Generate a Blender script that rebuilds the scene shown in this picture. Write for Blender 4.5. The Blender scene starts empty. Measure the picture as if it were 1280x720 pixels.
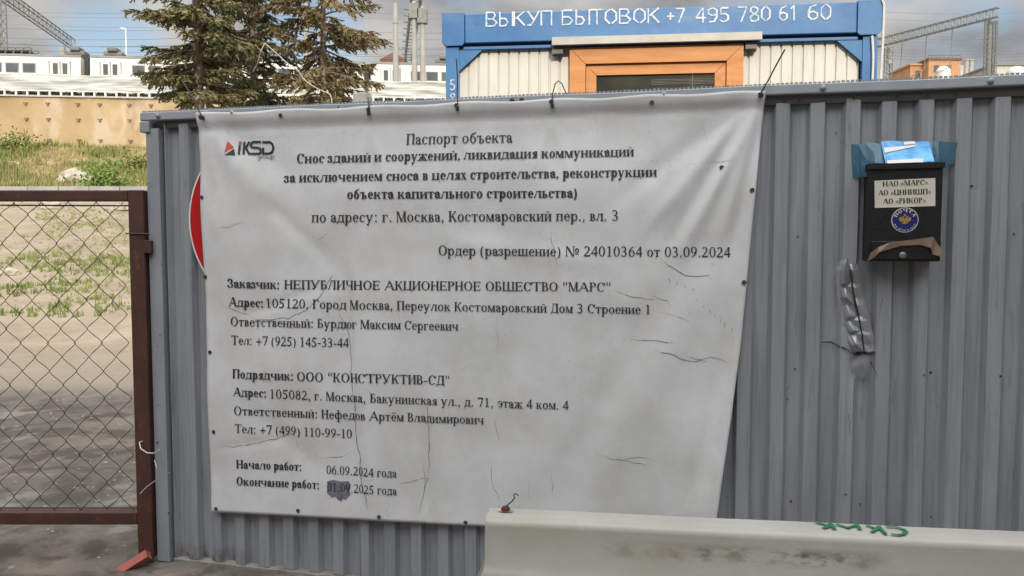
import bpy, bmesh, math, random
from mathutils import Vector, Matrix, noise as mnoise
random.seed(7)
R = math.radians
C = bpy.context.scene
COL = C.collection

# ------------------------------------------------------------------ camera
F_PX = 950.0
PITCH = math.atan(55.0 / F_PX)
EYE = Vector((0, 0, 1.4))
cam = bpy.data.cameras.new('camera')
camo = bpy.data.objects.new('camera', cam)
COL.objects.link(camo)
camo.location = EYE
camo.rotation_euler = (math.pi / 2 - PITCH, 0, 0)
cam.sensor_width = 36
cam.lens = F_PX / 1280 * 36
cam.clip_start = 0.05
cam.clip_end = 3000
C.camera = camo

# ------------------------------------------------------------------ sky, sun, exposure
SUN_AZ = R(6)              # the light comes from behind the camera, a little from the left
SUN_EL = R(30.5)
sun_dir = Vector((math.sin(SUN_AZ) * math.cos(SUN_EL), -math.cos(SUN_AZ) * math.cos(SUN_EL), math.sin(SUN_EL)))
sl = bpy.data.lights.new('sun', 'SUN')
sl.energy = 3.0
sl.angle = R(0.5)
sl.color = (1.0, 0.89, 0.73)
so = bpy.data.objects.new('sun', sl)
COL.objects.link(so)
so.rotation_euler = sun_dir.to_track_quat('Z', 'Y').to_euler()
so.location = (0, -20, 30)

W = bpy.data.worlds.new('World')
C.world = W
W.use_nodes = True
nt = W.node_tree
nt.nodes.clear()
def wn(t, **kw):
    n = nt.nodes.new(t)
    for k, v in kw.items(): setattr(n, k, v)
    return n
sky = wn('ShaderNodeTexSky', sky_type='NISHITA', sun_disc=False)
sky.sun_elevation = SUN_EL
sky.sun_rotation = math.atan2(sun_dir.x, sun_dir.y)
sky.air_density = 1.2
sky.dust_density = 1.0
SKY_K = 0.13
tc = wn('ShaderNodeTexCoord')
mp = wn('ShaderNodeMapping'); mp.inputs['Scale'].default_value = (1.0, 1.0, 2.3)
mp.inputs['Location'].default_value = (0.35, 0.1, 0.12)
n1 = wn('ShaderNodeTexNoise'); n1.inputs['Scale'].default_value = 3.1; n1.inputs['Detail'].default_value = 9; n1.inputs['Roughness'].default_value = 0.58
r1 = wn('ShaderNodeValToRGB'); r1.color_ramp.elements[0].position = 0.24; r1.color_ramp.elements[1].position = 0.42
n2 = wn('ShaderNodeTexNoise'); n2.inputs['Scale'].default_value = 5.0; n2.inputs['Detail'].default_value = 7
r2 = wn('ShaderNodeValToRGB')
r2.color_ramp.elements[0].position = 0.36; r2.color_ramp.elements[0].color = (2.3, 2.35, 2.5, 1)
r2.color_ramp.elements[1].position = 0.66; r2.color_ramp.elements[1].color = (5.0, 4.9, 4.7, 1)
dot = wn('ShaderNodeVectorMath', operation='DOT_PRODUCT'); dot.inputs[1].default_value = sun_dir
mr = wn('ShaderNodeMapRange'); mr.inputs[1].default_value = 0.0; mr.inputs[2].default_value = 1.0; mr.inputs[3].default_value = 1.0; mr.inputs[4].default_value = 3.6
mr.interpolation_type = 'SMOOTHSTEP'
mul = wn('ShaderNodeVectorMath', operation='SCALE')
mix = wn('ShaderNodeMix', data_type='RGBA')
bg = wn('ShaderNodeBackground'); bg.inputs['Strength'].default_value = SKY_K
wo = wn('ShaderNodeOutputWorld')
L = nt.links.new
L(tc.outputs['Generated'], mp.inputs['Vector']); L(mp.outputs[0], n1.inputs['Vector']); L(mp.outputs[0], n2.inputs['Vector'])
L(n1.outputs['Fac'], r1.inputs['Fac']); L(n2.outputs['Fac'], r2.inputs['Fac'])
L(tc.outputs['Generated'], dot.inputs[0]); L(dot.outputs['Value'], mr.inputs[0])
sz = wn('ShaderNodeSeparateXYZ'); L(tc.outputs['Generated'], sz.inputs[0])
zr_ = wn('ShaderNodeMapRange'); zr_.inputs[1].default_value = .28; zr_.inputs[2].default_value = 1.0; zr_.inputs[3].default_value = 1.0; zr_.inputs[4].default_value = 3.0; L(sz.outputs['Z'], zr_.inputs[0])
zm = wn('ShaderNodeMath', operation='MULTIPLY'); L(mr.outputs[0], zm.inputs[0]); L(zr_.outputs[0], zm.inputs[1])
L(r2.outputs['Color'], mul.inputs[0]); L(zm.outputs[0], mul.inputs['Scale'])
def sky_dir(px, py):
    u, v = (px - 640) / 950.0, (360 - py) / 950.0
    return Vector((u, math.cos(PITCH) + v * math.sin(PITCH), -math.sin(PITCH) + v * math.cos(PITCH))).normalized()
def lobe(px, py, near, far):
    d = wn('ShaderNodeVectorMath', operation='DOT_PRODUCT'); d.inputs[1].default_value = sky_dir(px, py)
    q = wn('ShaderNodeMapRange'); q.interpolation_type = 'SMOOTHSTEP'
    q.inputs[1].default_value = math.cos(R(far)); q.inputs[2].default_value = math.cos(R(near)); q.inputs[3].default_value = 0; q.inputs[4].default_value = 1
    L(tc.outputs['Generated'], d.inputs[0]); L(d.outputs['Value'], q.inputs[0]); return q.outputs[0]
# a clear gap in the cloud beside and behind the spruces
gapl = wn('ShaderNodeMath', operation='MAXIMUM'); L(lobe(140, 62, .5, 4.2), gapl.inputs[0]); L(lobe(390, 50, .5, 4.5), gapl.inputs[1])
gm = wn('ShaderNodeMath', operation='MULTIPLY'); gm.inputs[1].default_value = .85; L(gapl.outputs[0], gm.inputs[0])
gs = wn('ShaderNodeMath', operation='SUBTRACT', use_clamp=True); L(r1.outputs['Color'], gs.inputs[0]); L(gm.outputs[0], gs.inputs[1])
L(gs.outputs[0], mix.inputs[0]); L(sky.outputs[0], mix.inputs[6]); L(mul.outputs[0], mix.inputs[7])
L(mix.outputs[2], bg.inputs['Color']); L(bg.outputs[0], wo.inputs['Surface'])

C.view_settings.view_transform = 'Standard'
C.view_settings.look = 'None'
C.view_settings.gamma = 1
C.view_settings.use_curve_mapping = False
C.view_settings.exposure = -0.02

# ------------------------------------------------------------------ helpers
RIGHT = Vector((1, 0, 0)); FWD = Vector((0, math.cos(PITCH), -math.sin(PITCH))); UP = Vector((0, math.sin(PITCH), math.cos(PITCH)))
def ray(px, py):
    return FWD + RIGHT * ((px - 640) / F_PX) + UP * ((360 - py) / F_PX)
def at(px, py, D):
    """world point seen at photo pixel px, py at distance Y = D"""
    d = ray(px, py)
    return EYE + d * (D / d.y)
def on_plane(px, py, M, yl):
    """local (x, z) in frame M where the sight line meets the local plane y = yl"""
    Mi = M.inverted()
    o = Mi @ EYE; d = Mi.to_3x3() @ ray(px, py)
    p = o + d * ((yl - o.y) / d.y)
    return p.x, p.z

BASE = {}
I4 = Matrix.Identity(4)
def tag(o, label=None, cat=None, group=None, kind=None):
    if label: o['label'] = label
    if cat: o['category'] = cat
    if group: o['group'] = group
    if kind: o['kind'] = kind
    return o
def thing(name, label, cat, base=(0, 0, 0), M=I4, group=None):
    o = bpy.data.objects.new(name, None)
    o.empty_display_size = 0.1
    COL.objects.link(o)
    o.matrix_world = M @ Matrix.Translation(base)
    BASE[o.name] = Vector(base)
    return tag(o, label, cat, group)

class MB:
    def __init__(s): s.v = []; s.f = []; s.uv = []
    def add(s, vs, fs):
        n = len(s.v); s.v += [tuple(v) for v in vs]; s.f += [tuple(i + n for i in f) for f in fs]; return s
    def box(s, x0, y0, z0, x1, y1, z1, bev=0, M=None):
        if x1 < x0: x0, x1 = x1, x0
        if y1 < y0: y0, y1 = y1, y0
        if z1 < z0: z0, z1 = z1, z0
        if bev <= 0:
            vs = [(x, y, z) for x in (x0, x1) for y in (y0, y1) for z in (z0, z1)]
            fs = [(0, 1, 3, 2), (4, 6, 7, 5), (0, 4, 5, 1), (2, 3, 7, 6), (0, 2, 6, 4), (1, 5, 7, 3)]
        else:
            bm = bmesh.new(); bmesh.ops.create_cube(bm, size=1)
            for v in bm.verts: v.co = Vector((x0 + (v.co.x + .5) * (x1 - x0), y0 + (v.co.y + .5) * (y1 - y0), z0 + (v.co.z + .5) * (z1 - z0)))
            bmesh.ops.bevel(bm, geom=bm.edges[:], offset=bev, segments=2, affect='EDGES', profile=0.5)
            bm.verts.index_update()
            vs = [v.co.copy() for v in bm.verts]; fs = [[v.index for v in f.verts] for f in bm.faces]; bm.free()
        if M is not None: vs = [M @ Vector(v) for v in vs]
        return s.add(vs, fs)
    def tube(s, pts, r, n=6, cap=True):
        pts = [Vector(p) for p in pts]
        rs = r if isinstance(r, (list, tuple)) else [r] * len(pts)
        vs = []; fs = []
        prev = None
        for i, p in enumerate(pts):
            t = (pts[min(i + 1, len(pts) - 1)] - pts[max(i - 1, 0)])
            if t.length < 1e-9: t = Vector((0, 0, 1))
            t.normalize()
            if prev is None:
                a = t.cross(Vector((0, 0, 1)) if abs(t.z) < .9 else Vector((1, 0, 0))).normalized()
            else:
                a = (prev - t * prev.dot(t)).normalized()
            prev = a; b = t.cross(a)
            for k in range(n):
                q = 2 * math.pi * k / n
                vs.append(p + (a * math.cos(q) + b * math.sin(q)) * rs[i])
        for i in range(len(pts) - 1):
            for k in range(n):
                fs.append((i * n + k, i * n + (k + 1) % n, (i + 1) * n + (k + 1) % n, (i + 1) * n + k))
        if cap:
            fs.append(tuple(range(n - 1, -1, -1))); fs.append(tuple((len(pts) - 1) * n + k for k in range(n)))
        return s.add(vs, fs)
    def beam(s, a, b, w, h=None):
        """square bar from a to b"""
        return s.tube([a, b], w * .7071, 4)
    def prism(s, poly, y0, y1):
        """poly of (x, z), extruded from y0 (front) to y1"""
        n = len(poly)
        vs = [(x, y0, z) for x, z in poly] + [(x, y1, z) for x, z in poly]
        fs = [tuple(range(n)), tuple(range(2 * n - 1, n - 1, -1))] + [(i, i + n, (i + 1) % n + n, (i + 1) % n) for i in range(n)]
        return s.add(vs, fs)
    def grid(s, rows):
        m = len(rows[0]); vs = [p for r in rows for p in r]
        fs = [(i * m + j, i * m + j + 1, (i + 1) * m + j + 1, (i + 1) * m + j) for i in range(len(rows) - 1) for j in range(m - 1)]
        return s.add(vs, fs)
    def lathe(s, prof, c=(0, 0, 0), n=20, axis='y'):
        """prof of (r, h) round an axis through c"""
        vs = []; fs = []
        for r, h in prof:
            for k in range(n):
                q = 2 * math.pi * k / n
                a, b = r * math.cos(q), r * math.sin(q)
                vs.append((c[0] + a, c[1] + h, c[2] + b) if axis == 'y' else (c[0] + a, c[1] + b, c[2] + h))
        for i in range(len(prof) - 1):
            for k in range(n):
                fs.append((i * n + k, i * n + (k + 1) % n, (i + 1) * n + (k + 1) % n, (i + 1) * n + k))
        fs.append(tuple(range(n))); fs.append(tuple((len(prof) - 1) * n + k for k in range(n - 1, -1, -1)))
        return s.add(vs, fs)
    def build(s, name, mat, parent=None, M=None, base=None, smooth=False, fix=True):
        if base is None:
            base = BASE.get(parent.name, Vector((0, 0, 0))) if parent else Vector((0, 0, 0))
        base = Vector(base)
        me = bpy.data.meshes.new(name)
        me.from_pydata([Vector(v) - base for v in s.v], [], s.f)
        me.update()
        if fix:
            bm = bmesh.new(); bm.from_mesh(me); bmesh.ops.recalc_face_normals(bm, faces=bm.faces[:]); bm.to_mesh(me); bm.free()
        if smooth:
            for p in me.polygons: p.use_smooth = True
        if isinstance(mat, (list, tuple)):
            for m in mat: me.materials.append(m)
        else: me.materials.append(mat)
        o = bpy.data.objects.new(name, me)
        COL.objects.link(o)
        BASE[o.name] = base
        if parent is not None: o.parent = parent
        else: o.matrix_world = (M if M is not None else I4) @ Matrix.Translation(base)
        return o
def sharp(o, ang=35):
    me = o.data
    for p in me.polygons: p.use_smooth = True
    try: me.set_sharp_from_angle(angle=R(ang))
    except Exception: pass
    return o

MATS = {}
def mat(name, c1, c2=None, scale=6.0, rough=.6, metal=0.0, bump=0.0, bscale=40, stretch=(1, 1, 1), detail=6, lo=.35, hi=.65, spec=.5, rough2=None):
    if name in MATS: return MATS[name]
    m = bpy.data.materials.new(name); m.use_nodes = True
    t = m.node_tree; p = t.nodes['Principled BSDF']
    p.inputs['Roughness'].default_value = rough; p.inputs['Metallic'].default_value = metal
    p.inputs['Specular IOR Level'].default_value = spec
    p.inputs['Base Color'].default_value = (*c1, 1)
    co = t.nodes.new('ShaderNodeTexCoord'); ma = t.nodes.new('ShaderNodeMapping'); ma.inputs['Scale'].default_value = stretch
    t.links.new(co.outputs['Object'], ma.inputs['Vector'])
    m['map'] = ma.name
    if c2 is not None:
        n = t.nodes.new('ShaderNodeTexNoise'); n.inputs['Scale'].default_value = scale; n.inputs['Detail'].default_value = detail; n.inputs['Roughness'].default_value = .62
        r = t.nodes.new('ShaderNodeValToRGB'); r.color_ramp.elements[0].position = lo; r.color_ramp.elements[1].position = hi
        r.color_ramp.elements[0].color = (*c1, 1); r.color_ramp.elements[1].color = (*c2, 1)
        t.links.new(ma.outputs[0], n.inputs['Vector']); t.links.new(n.outputs['Fac'], r.inputs['Fac']); t.links.new(r.outputs['Color'], p.inputs['Base Color'])
        if rough2 is not None:
            q = t.nodes.new('ShaderNodeMapRange'); q.inputs[1].default_value = lo; q.inputs[2].default_value = hi; q.inputs[3].default_value = rough; q.inputs[4].default_value = rough2
            t.links.new(n.outputs['Fac'], q.inputs[0]); t.links.new(q.outputs[0], p.inputs['Roughness'])
    if bump > 0:
        n = t.nodes.new('ShaderNodeTexNoise'); n.inputs['Scale'].default_value = bscale; n.inputs['Detail'].default_value = 5
        b = t.nodes.new('ShaderNodeBump'); b.inputs['Strength'].default_value = bump; b.inputs['Distance'].default_value = .01
        t.links.new(ma.outputs[0], n.inputs['Vector']); t.links.new(n.outputs['Fac'], b.inputs['Height']); t.links.new(b.outputs[0], p.inputs['Normal'])
    MATS[name] = m
    return m
def overlay(m, col, scale, lo, hi, stretch=(1, 1, 1), amount=1.0, detail=8, zrange=None, rough=None, seed=0.0):
    """mix another colour into a material through its own noise mask (dirt, rust, wear);
    zrange=(axis, a, b) limits it to a band of the object (a stain with its own place)"""
    t = m.node_tree; p = t.nodes['Principled BSDF']; inp = p.inputs['Base Color']
    co = t.nodes.new('ShaderNodeTexCoord'); ma = t.nodes.new('ShaderNodeMapping'); ma.inputs['Scale'].default_value = stretch; ma.inputs['Location'].default_value = (seed, seed * .7, seed * 1.3)
    n = t.nodes.new('ShaderNodeTexNoise'); n.inputs['Scale'].default_value = scale; n.inputs['Detail'].default_value = detail; n.inputs['Roughness'].default_value = .65
    q = t.nodes.new('ShaderNodeMapRange'); q.inputs[1].default_value = lo; q.inputs[2].default_value = hi; q.inputs[3].default_value = 0; q.inputs[4].default_value = amount
    t.links.new(co.outputs['Object'], ma.inputs['Vector']); t.links.new(ma.outputs[0], n.inputs['Vector']); t.links.new(n.outputs['Fac'], q.inputs[0])
    fac = q.outputs[0]
    for zr in (zrange or []):
        sx = t.nodes.new('ShaderNodeSeparateXYZ'); t.links.new(co.outputs['Object'], sx.inputs[0])
        for a, b in (zr[1], zr[2]):
            g = t.nodes.new('ShaderNodeMapRange'); g.inputs[1].default_value = a; g.inputs[2].default_value = b; g.inputs[3].default_value = 0; g.inputs[4].default_value = 1
            t.links.new(sx.outputs[zr[0]], g.inputs[0])
            mm = t.nodes.new('ShaderNodeMath'); mm.operation = 'MULTIPLY'; t.links.new(fac, mm.inputs[0]); t.links.new(g.outputs[0], mm.inputs[1]); fac = mm.outputs[0]
    x = t.nodes.new('ShaderNodeMix'); x.data_type = 'RGBA'
    x.inputs[7].default_value = (*col, 1)
    if inp.links: t.links.new(inp.links[0].from_socket, x.inputs[6])
    else: x.inputs[6].default_value = inp.default_value
    t.links.new(fac, x.inputs[0]); t.links.new(x.outputs[2], inp)
    return m

# ------------------------------------------------------------------ materials
m_fence = mat('grey_sheet_paint', (.275, .295, .322), (.335, .355, .38), 3, .42, .2, .05, 60, (3, 3, .5), rough2=.5)
overlay(m_fence, (.10, .10, .10), 9, .58, .75, (4, 4, .45), .6)
overlay(m_fence, (.14, .15, .165), 11, .48, .72, (6, 6, .18), .5, seed=15)
overlay(m_fence, (.33, .34, .35), 9, .56, .74, (5, 5, .25), .4, seed=25)
overlay(m_fence, (.30, .31, .31), 14, .66, .72, (2, 2, .8), .5, seed=4)
overlay(m_fence, (.06, .04, .022), 14, .42, .58, (1, 1, .5), .8, zrange=[(2, (.09, .03), (-1, -.9)), (0, (-2.95, -3.15), (-9, -8))], seed=4)
m_torn = mat('bare_torn_sheet', (.25, .265, .285), (.38, .40, .42), 14, .36, .3)
m_trim = mat('grey_trim_paint', (.25, .28, .31), (.30, .325, .35), 5, .5, .1, .04, 50, (2, 2, .7))
overlay(m_trim, (.07, .055, .045), 30, .68, .72, (1, 1, 1), .8, seed=3)
m_lip = mat('under_cap_shade_grey', (.085, .09, .095), (.11, .105, .10), 6, .5, .1, .03, 40)  # shade of the lip under the cap, put into its base colour
m_banner = mat('white_vinyl', (.575, .59, .605), (.65, .665, .68), 4, .62, 0, .04, 90)
overlay(m_banner, (.47, .46, .41), 4, .46, .74, (1, 1, 1), .6, seed=2)
overlay(m_banner, (.42, .42, .40), 1.6, .52, .70, (2.2, 1, .7), .22, seed=12)
overlay(m_banner, (.36, .35, .31), 55, .62, .70, (1, 1, .7), .35, seed=19)
overlay(m_banner, (.40, .41, .41), 26, .66, .74, (1, 1, 1.6), .5, seed=7)
m_print = mat('black_print', (.022, .024, .03), (.035, .037, .042), 60, .6)
m_printred = mat('red_print', (.55, .07, .03), rough=.6)
m_crease = mat('crease_dirt', (.12, .125, .13), (.33, .33, .33), 50, .8)
m_smudge = mat('grey_smudge', (.12, .12, .15), (.20, .20, .23), 60, .8)
m_black = mat('black_plastic', (.012, .012, .014), (.02, .02, .022), 20, .45)
m_eyelet = mat('dull_eyelet', (.11, .12, .13), (.06, .06, .07), 90, .45, .6)
m_white = mat('white_paint', (.72, .72, .70), (.62, .62, .60), 8, .55)
m_red = mat('sign_red', (.50, .012, .015), (.42, .012, .015), 6, .35)
m_rustbrown = mat('gate_brown_paint', (.080, .032, .024), (.056, .023, .018), 9, .55, 0, .1, 80)
overlay(m_rustbrown, (.16, .075, .035), 14, .60, .70, (1, 1, 1), .6)
m_braceRed = mat('red_oxide_paint', (.36, .10, .075), (.28, .075, .055), 10, .6)
m_wire = mat('dark_wire', (.035, .032, .03), (.07, .055, .045), 40, .6, .3)
m_wirewhite = mat('white_wire', (.65, .65, .65), rough=.5)
m_barrier = mat('white_polyethylene', (.29, .29, .265), (.355, .355, .33), 3, .42, 0, .03, 60)
m_rust = mat('rust', (.11, .035, .012), (.04, .018, .01), 60, .85, 0, .3, 120)
m_greenp = mat('green_marker', (.003, .09, .04), (.01, .15, .07), 40, .6)
m_mailbox = mat('black_hammer_paint', (.005, .005, .006), (.008, .008, .009), 30, .42, .0, .22, 170)
m_label = mat('cream_paper', (.62, .60, .52), (.56, .54, .46), 14, .7)
m_tapeblue = mat('blue_tape', (.045, .15, .24), (.07, .19, .29), 20, .3)
m_skyblue = mat('printed_sky_blue', (.03, .27, .66), (.12, .45, .75), 16, .4, lo=.45, hi=.6)
m_tapebrown = mat('brown_tape', (.17, .125, .085), (.22, .17, .12), 12, .35)
m_navy = mat('navy_print', (.012, .018, .12), rough=.4)
m_gold = mat('gold_print', (.34, .22, .04), rough=.5)
m_steel = mat('dull_steel', (.30, .30, .30), (.20, .20, .20), 40, .4, .7)
m_blue = mat('cabin_blue_paint', (.030, .135, .33), (.050, .175, .38), 5, .42)
overlay(m_blue, (.05, .075, .12), 18, .60, .72, (1, 1, 1), .6)
overlay(m_blue, (.16, .26, .40), 3, .50, .75, (1, 1, 3), .5, seed=5)
overlay(m_blue, (.10, .05, .03), 30, .70, .74, (1, 1, 1), .8, seed=9)
m_cream = mat('cream_panel', (.57, .56, .50), (.63, .62, .56), 5, .5, 0, 0, 40, (2, 2, .5))
overlay(m_cream, (.40, .37, .31), 9, .58, .76, (3, 3, .4), .55)
m_wood = mat('orange_stained_wood', (.50, .19, .045), (.60, .26, .075), 4, .45, 0, .05, 60, (1, 1, 8))
overlay(m_wood, (.28, .085, .02), 3, .64, .70, (2, 2, 5), .7)
m_ledge = mat('zinc_ledge', (.28, .275, .25), (.35, .34, .31), 10, .5, .1)
m_dark = mat('dark_gap', (.03, .03, .032), rough=.7)
m_glass = mat('window_glass', (.035, .035, .03), (.07, .065, .05), 6, .08, 0)
m_conc = mat('concrete', (.36, .34, .31), (.44, .42, .38), 3, .85, 0, .2, 30)
m_kerb = mat('kerb_concrete', (.30, .30, .29), (.24, .24, .23), 2, .85)
m_wall = mat('tan_shotcrete', (.31, .22, .11), (.40, .295, .165), .35, .9, 0, .3, 6, (1, 1, 1.2))
overlay(m_wall, (.46, .38, .28), .5, .52, .62, (1, 1, .5), .7, seed=3)
overlay(m_wall, (.24, .15, .07), .7, .58, .70, (1.2, 1.2, .35), .6, seed=9)
m_barrierwhite = mat('white_sheeting', (.43, .44, .41), (.33, .34, .32), .8, .6, 0, .9, 2.2, (.6, 1, 4))
m_train = mat('train_white', (.56, .545, .51), (.50, .485, .45), .6, .4)
m_trainroof = mat('train_roof', (.12, .115, .11), (.17, .16, .15), 1, .7)
m_trainwin = mat('train_glass', (.05, .06, .065), (.09, .10, .105), 1, .12)
m_galv = mat('galvanised', (.19, .195, .18), (.13, .135, .13), 3, .6, .2)
m_pole = mat('concrete_pole', (.33, .32, .30), (.27, .26, .25), 1, .8)
m_brick = mat('orange_brick', (.36, .19, .095), (.42, .235, .13), .6, .9)
m_brown = mat('brown_boards', (.12, .06, .04), (.17, .09, .06), 1, .8)
m_anchor = mat('weathered_steel', (.16, .10, .06), (.21, .14, .09), 1, .8)
m_bark = mat('spruce_bark', (.16, .12, .085), (.27, .21, .15), 9, .9, 0, .6, 14, (1, 1, .3))
m_leaf = mat('weed_green', (.11, .14, .03), (.19, .20, .05), .9, .7)
m_bush = mat('bush_green', (.10, .16, .025), (.16, .23, .04), 2, .65)
m_dry = mat('dry_grass', (.21, .19, .065), (.36, .28, .13), .5, .8)
m_gravel = mat('gravel_grey', (.20, .175, .14), (.32, .28, .22), 3, .9)
m_yardg = mat('yard_weed', (.13, .18, .04), (.20, .23, .07), 1.5, .8)
m_yard = mat('yard_grass', (.20, .22, .07), (.28, .27, .10), 1.5, .8)
m_rock = mat('pale_rock', (.40, .36, .29), (.30, .27, .21), 3, .9, 0, .4, 8)
m_brickdark = mat('dark_brick', (.13, .075, .05), (.18, .11, .075), 3, .9)
m_facade = mat('pale_plaster', (.60, .59, .57), (.53, .52, .50), 1, .85)
def needle_mat(name, a, b, c):
    m = mat(name, a, b, .9, .6, lo=.4, hi=.6)
    overlay(m, c, 1.7, .55, .66, (1, 1, 1), .75, seed=2)
    return m
m_needle = needle_mat('spruce_needles', (.10, .10, .042), (.175, .16, .07), (.20, .13, .066))
m_needle2 = needle_mat('dark_spruce_needles', (.06, .075, .035), (.10, .11, .05), (.12, .09, .05))
m_needle3 = needle_mat('brown_spruce_needles', (.155, .12, .06), (.19, .155, .07), (.24, .15, .082))

# ------------------------------------------------------------------ ground
def lerpt(tab, d):
    for (a, za), (b, zb) in zip(tab, tab[1:]):
        if d <= b:
            k = max(0, (d - a) / (b - a)); return za + (zb - za) * k
    return tab[-1][1]
PROF = [(-100, 0), (7.5, 0), (10, .12), (14, .55), (18, 1.05), (24, 2.0), (30, 3.2), (31.4, 3.4), (33, 3.6), (38, 4.7), (44, 6.1), (49.5, 7.55), (51.2, 7.7), (51.6, 10.95), (56, 11.4), (62, 12.4), (85, 12.6), (130, 12.6), (260, 12), (1600, 8)]
RA = R(5.5)                                        # the railway runs a little away to the right
def rail(lat, off, z):
    """point in the railway's frame: lat along the wall, off behind its face"""
    c, s = math.cos(RA), math.sin(RA)
    return Vector((lat * c - off * s, 53.3 + lat * s + off * c, z))
def railoff(x, y):
    c, s = math.cos(RA), math.sin(RA)
    return -x * s + (y - 53.3) * c
def ground_z(x, y):
    if y < 36: d = y
    else:
        k = min(1, (y - 36) / 8); d = y * (1 - k) + (railoff(x, y) + 51.0) * k
    z = lerpt(PROF, d)
    if y > 8: z += (mnoise.noise(Vector((x * .35, y * .35, 0))) * .16 + mnoise.noise(Vector((x * 1.3, y * .9, 4))) * .09) * min(1, (y - 8) / 5)
    elif y > 1.5: z += mnoise.noise(Vector((x * 1.7, y * 1.7, 1))) * .012
    return z
def axis(spans):
    out = []
    for a, b, n in spans: out += [a + (b - a) * i / n for i in range(n)]
    return out + [spans[-1][1]]
xs = axis([(-900, -120, 8), (-120, -48, 24), (-48, -4, 110), (-4, 6, 30), (6, 60, 30), (60, 900, 10)])
ys = axis([(-300, -6, 8), (-6, 2, 12), (2, 16, 56), (16, 50, 100), (50, 57, 28), (57, 130, 26), (130, 1600, 12)])
g = MB(); g.grid([[(x, y, ground_z(x, y)) for x in xs] for y in ys])
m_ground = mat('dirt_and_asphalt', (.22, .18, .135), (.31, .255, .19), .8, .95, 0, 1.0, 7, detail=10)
overlay(m_ground, (.20, .155, .11), 2.2, .52, .66, (1, 1, 1), .6)
overlay(m_ground, (.46, .40, .32), 7, .60, .70, (1, 1, 1), .5, seed=5)
overlay(m_ground, (.20, .19, .08), .5, .52, .66, (1, 1, 1), .5, zrange=[(1, (11, 15), (1000, 999))], seed=8)
overlay(m_ground, (.25, .195, .10), .9, .30, .45, (1, 1, 1), .85, zrange=[(1, (30.5, 32.5), (1000, 999))], seed=8)
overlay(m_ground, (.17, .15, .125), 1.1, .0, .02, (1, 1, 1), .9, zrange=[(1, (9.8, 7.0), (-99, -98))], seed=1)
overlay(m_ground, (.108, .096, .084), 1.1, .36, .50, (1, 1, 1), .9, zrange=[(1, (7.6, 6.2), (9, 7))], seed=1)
overlay(m_ground, (.25, .235, .21), 1.6, .54, .60, (1, 1, 1), .55, zrange=[(1, (7.6, 6.2), (9, 7))], seed=21)
overlay(m_ground, (.055, .045, .036), 3.5, .47, .57, (1, 1, 1), .8, zrange=[(1, (7.6, 6.2), (9, 7))], seed=11)
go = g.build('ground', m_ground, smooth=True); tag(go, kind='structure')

# building behind the camera: throws the shade the fence stands in
bY = -6.0; bH = (7.2 + 6.0) * math.tan(SUN_EL) / math.cos(SUN_AZ)
b = thing('office_building', 'pale plastered two storey building on the near side of the yard', 'building', (0, bY - 5, 0))
w_ = MB(); w_.box(-10.197, bY - 10, -.2, 6.4, bY, bH - .25); w_.build('wall', m_facade, b)
w_ = MB(); w_.box(6.403, bY - 10, -.2, 17, .6, bH - .25); w_.box(-18, bY - 10, -.2, -10.2, 5.5, bH - .25); w_.build('sky_blocking_wing', m_brickdark, b)  # unseen side wings, added to block sky light and darken the rib sides
w_ = MB(); w_.box(-18.3, bY - 10.3, bH - .247, -10.15, 5.8, bH); w_.box(-10.1, bY - 10.3, bH - .247, 6.3, bY + .02, bH); w_.box(6.3, bY - 10.3, bH - .247, 17.3, .7, bH); w_.build('roof', m_trainroof, b)
for zz in (1.0, 4.4):
    for xx in range(-9, 5, 4):
        w_ = MB(); w_.box(xx, bY + .003, zz, xx + 1.6, bY + .05, zz + 1.9); fr = w_.build('window', m_white, b)
        w_ = MB(); w_.box(xx + .1, bY + .053, zz + .1, xx + 1.5, bY + .06, zz + 1.8); w_.build('pane', m_glass, fr)

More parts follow.
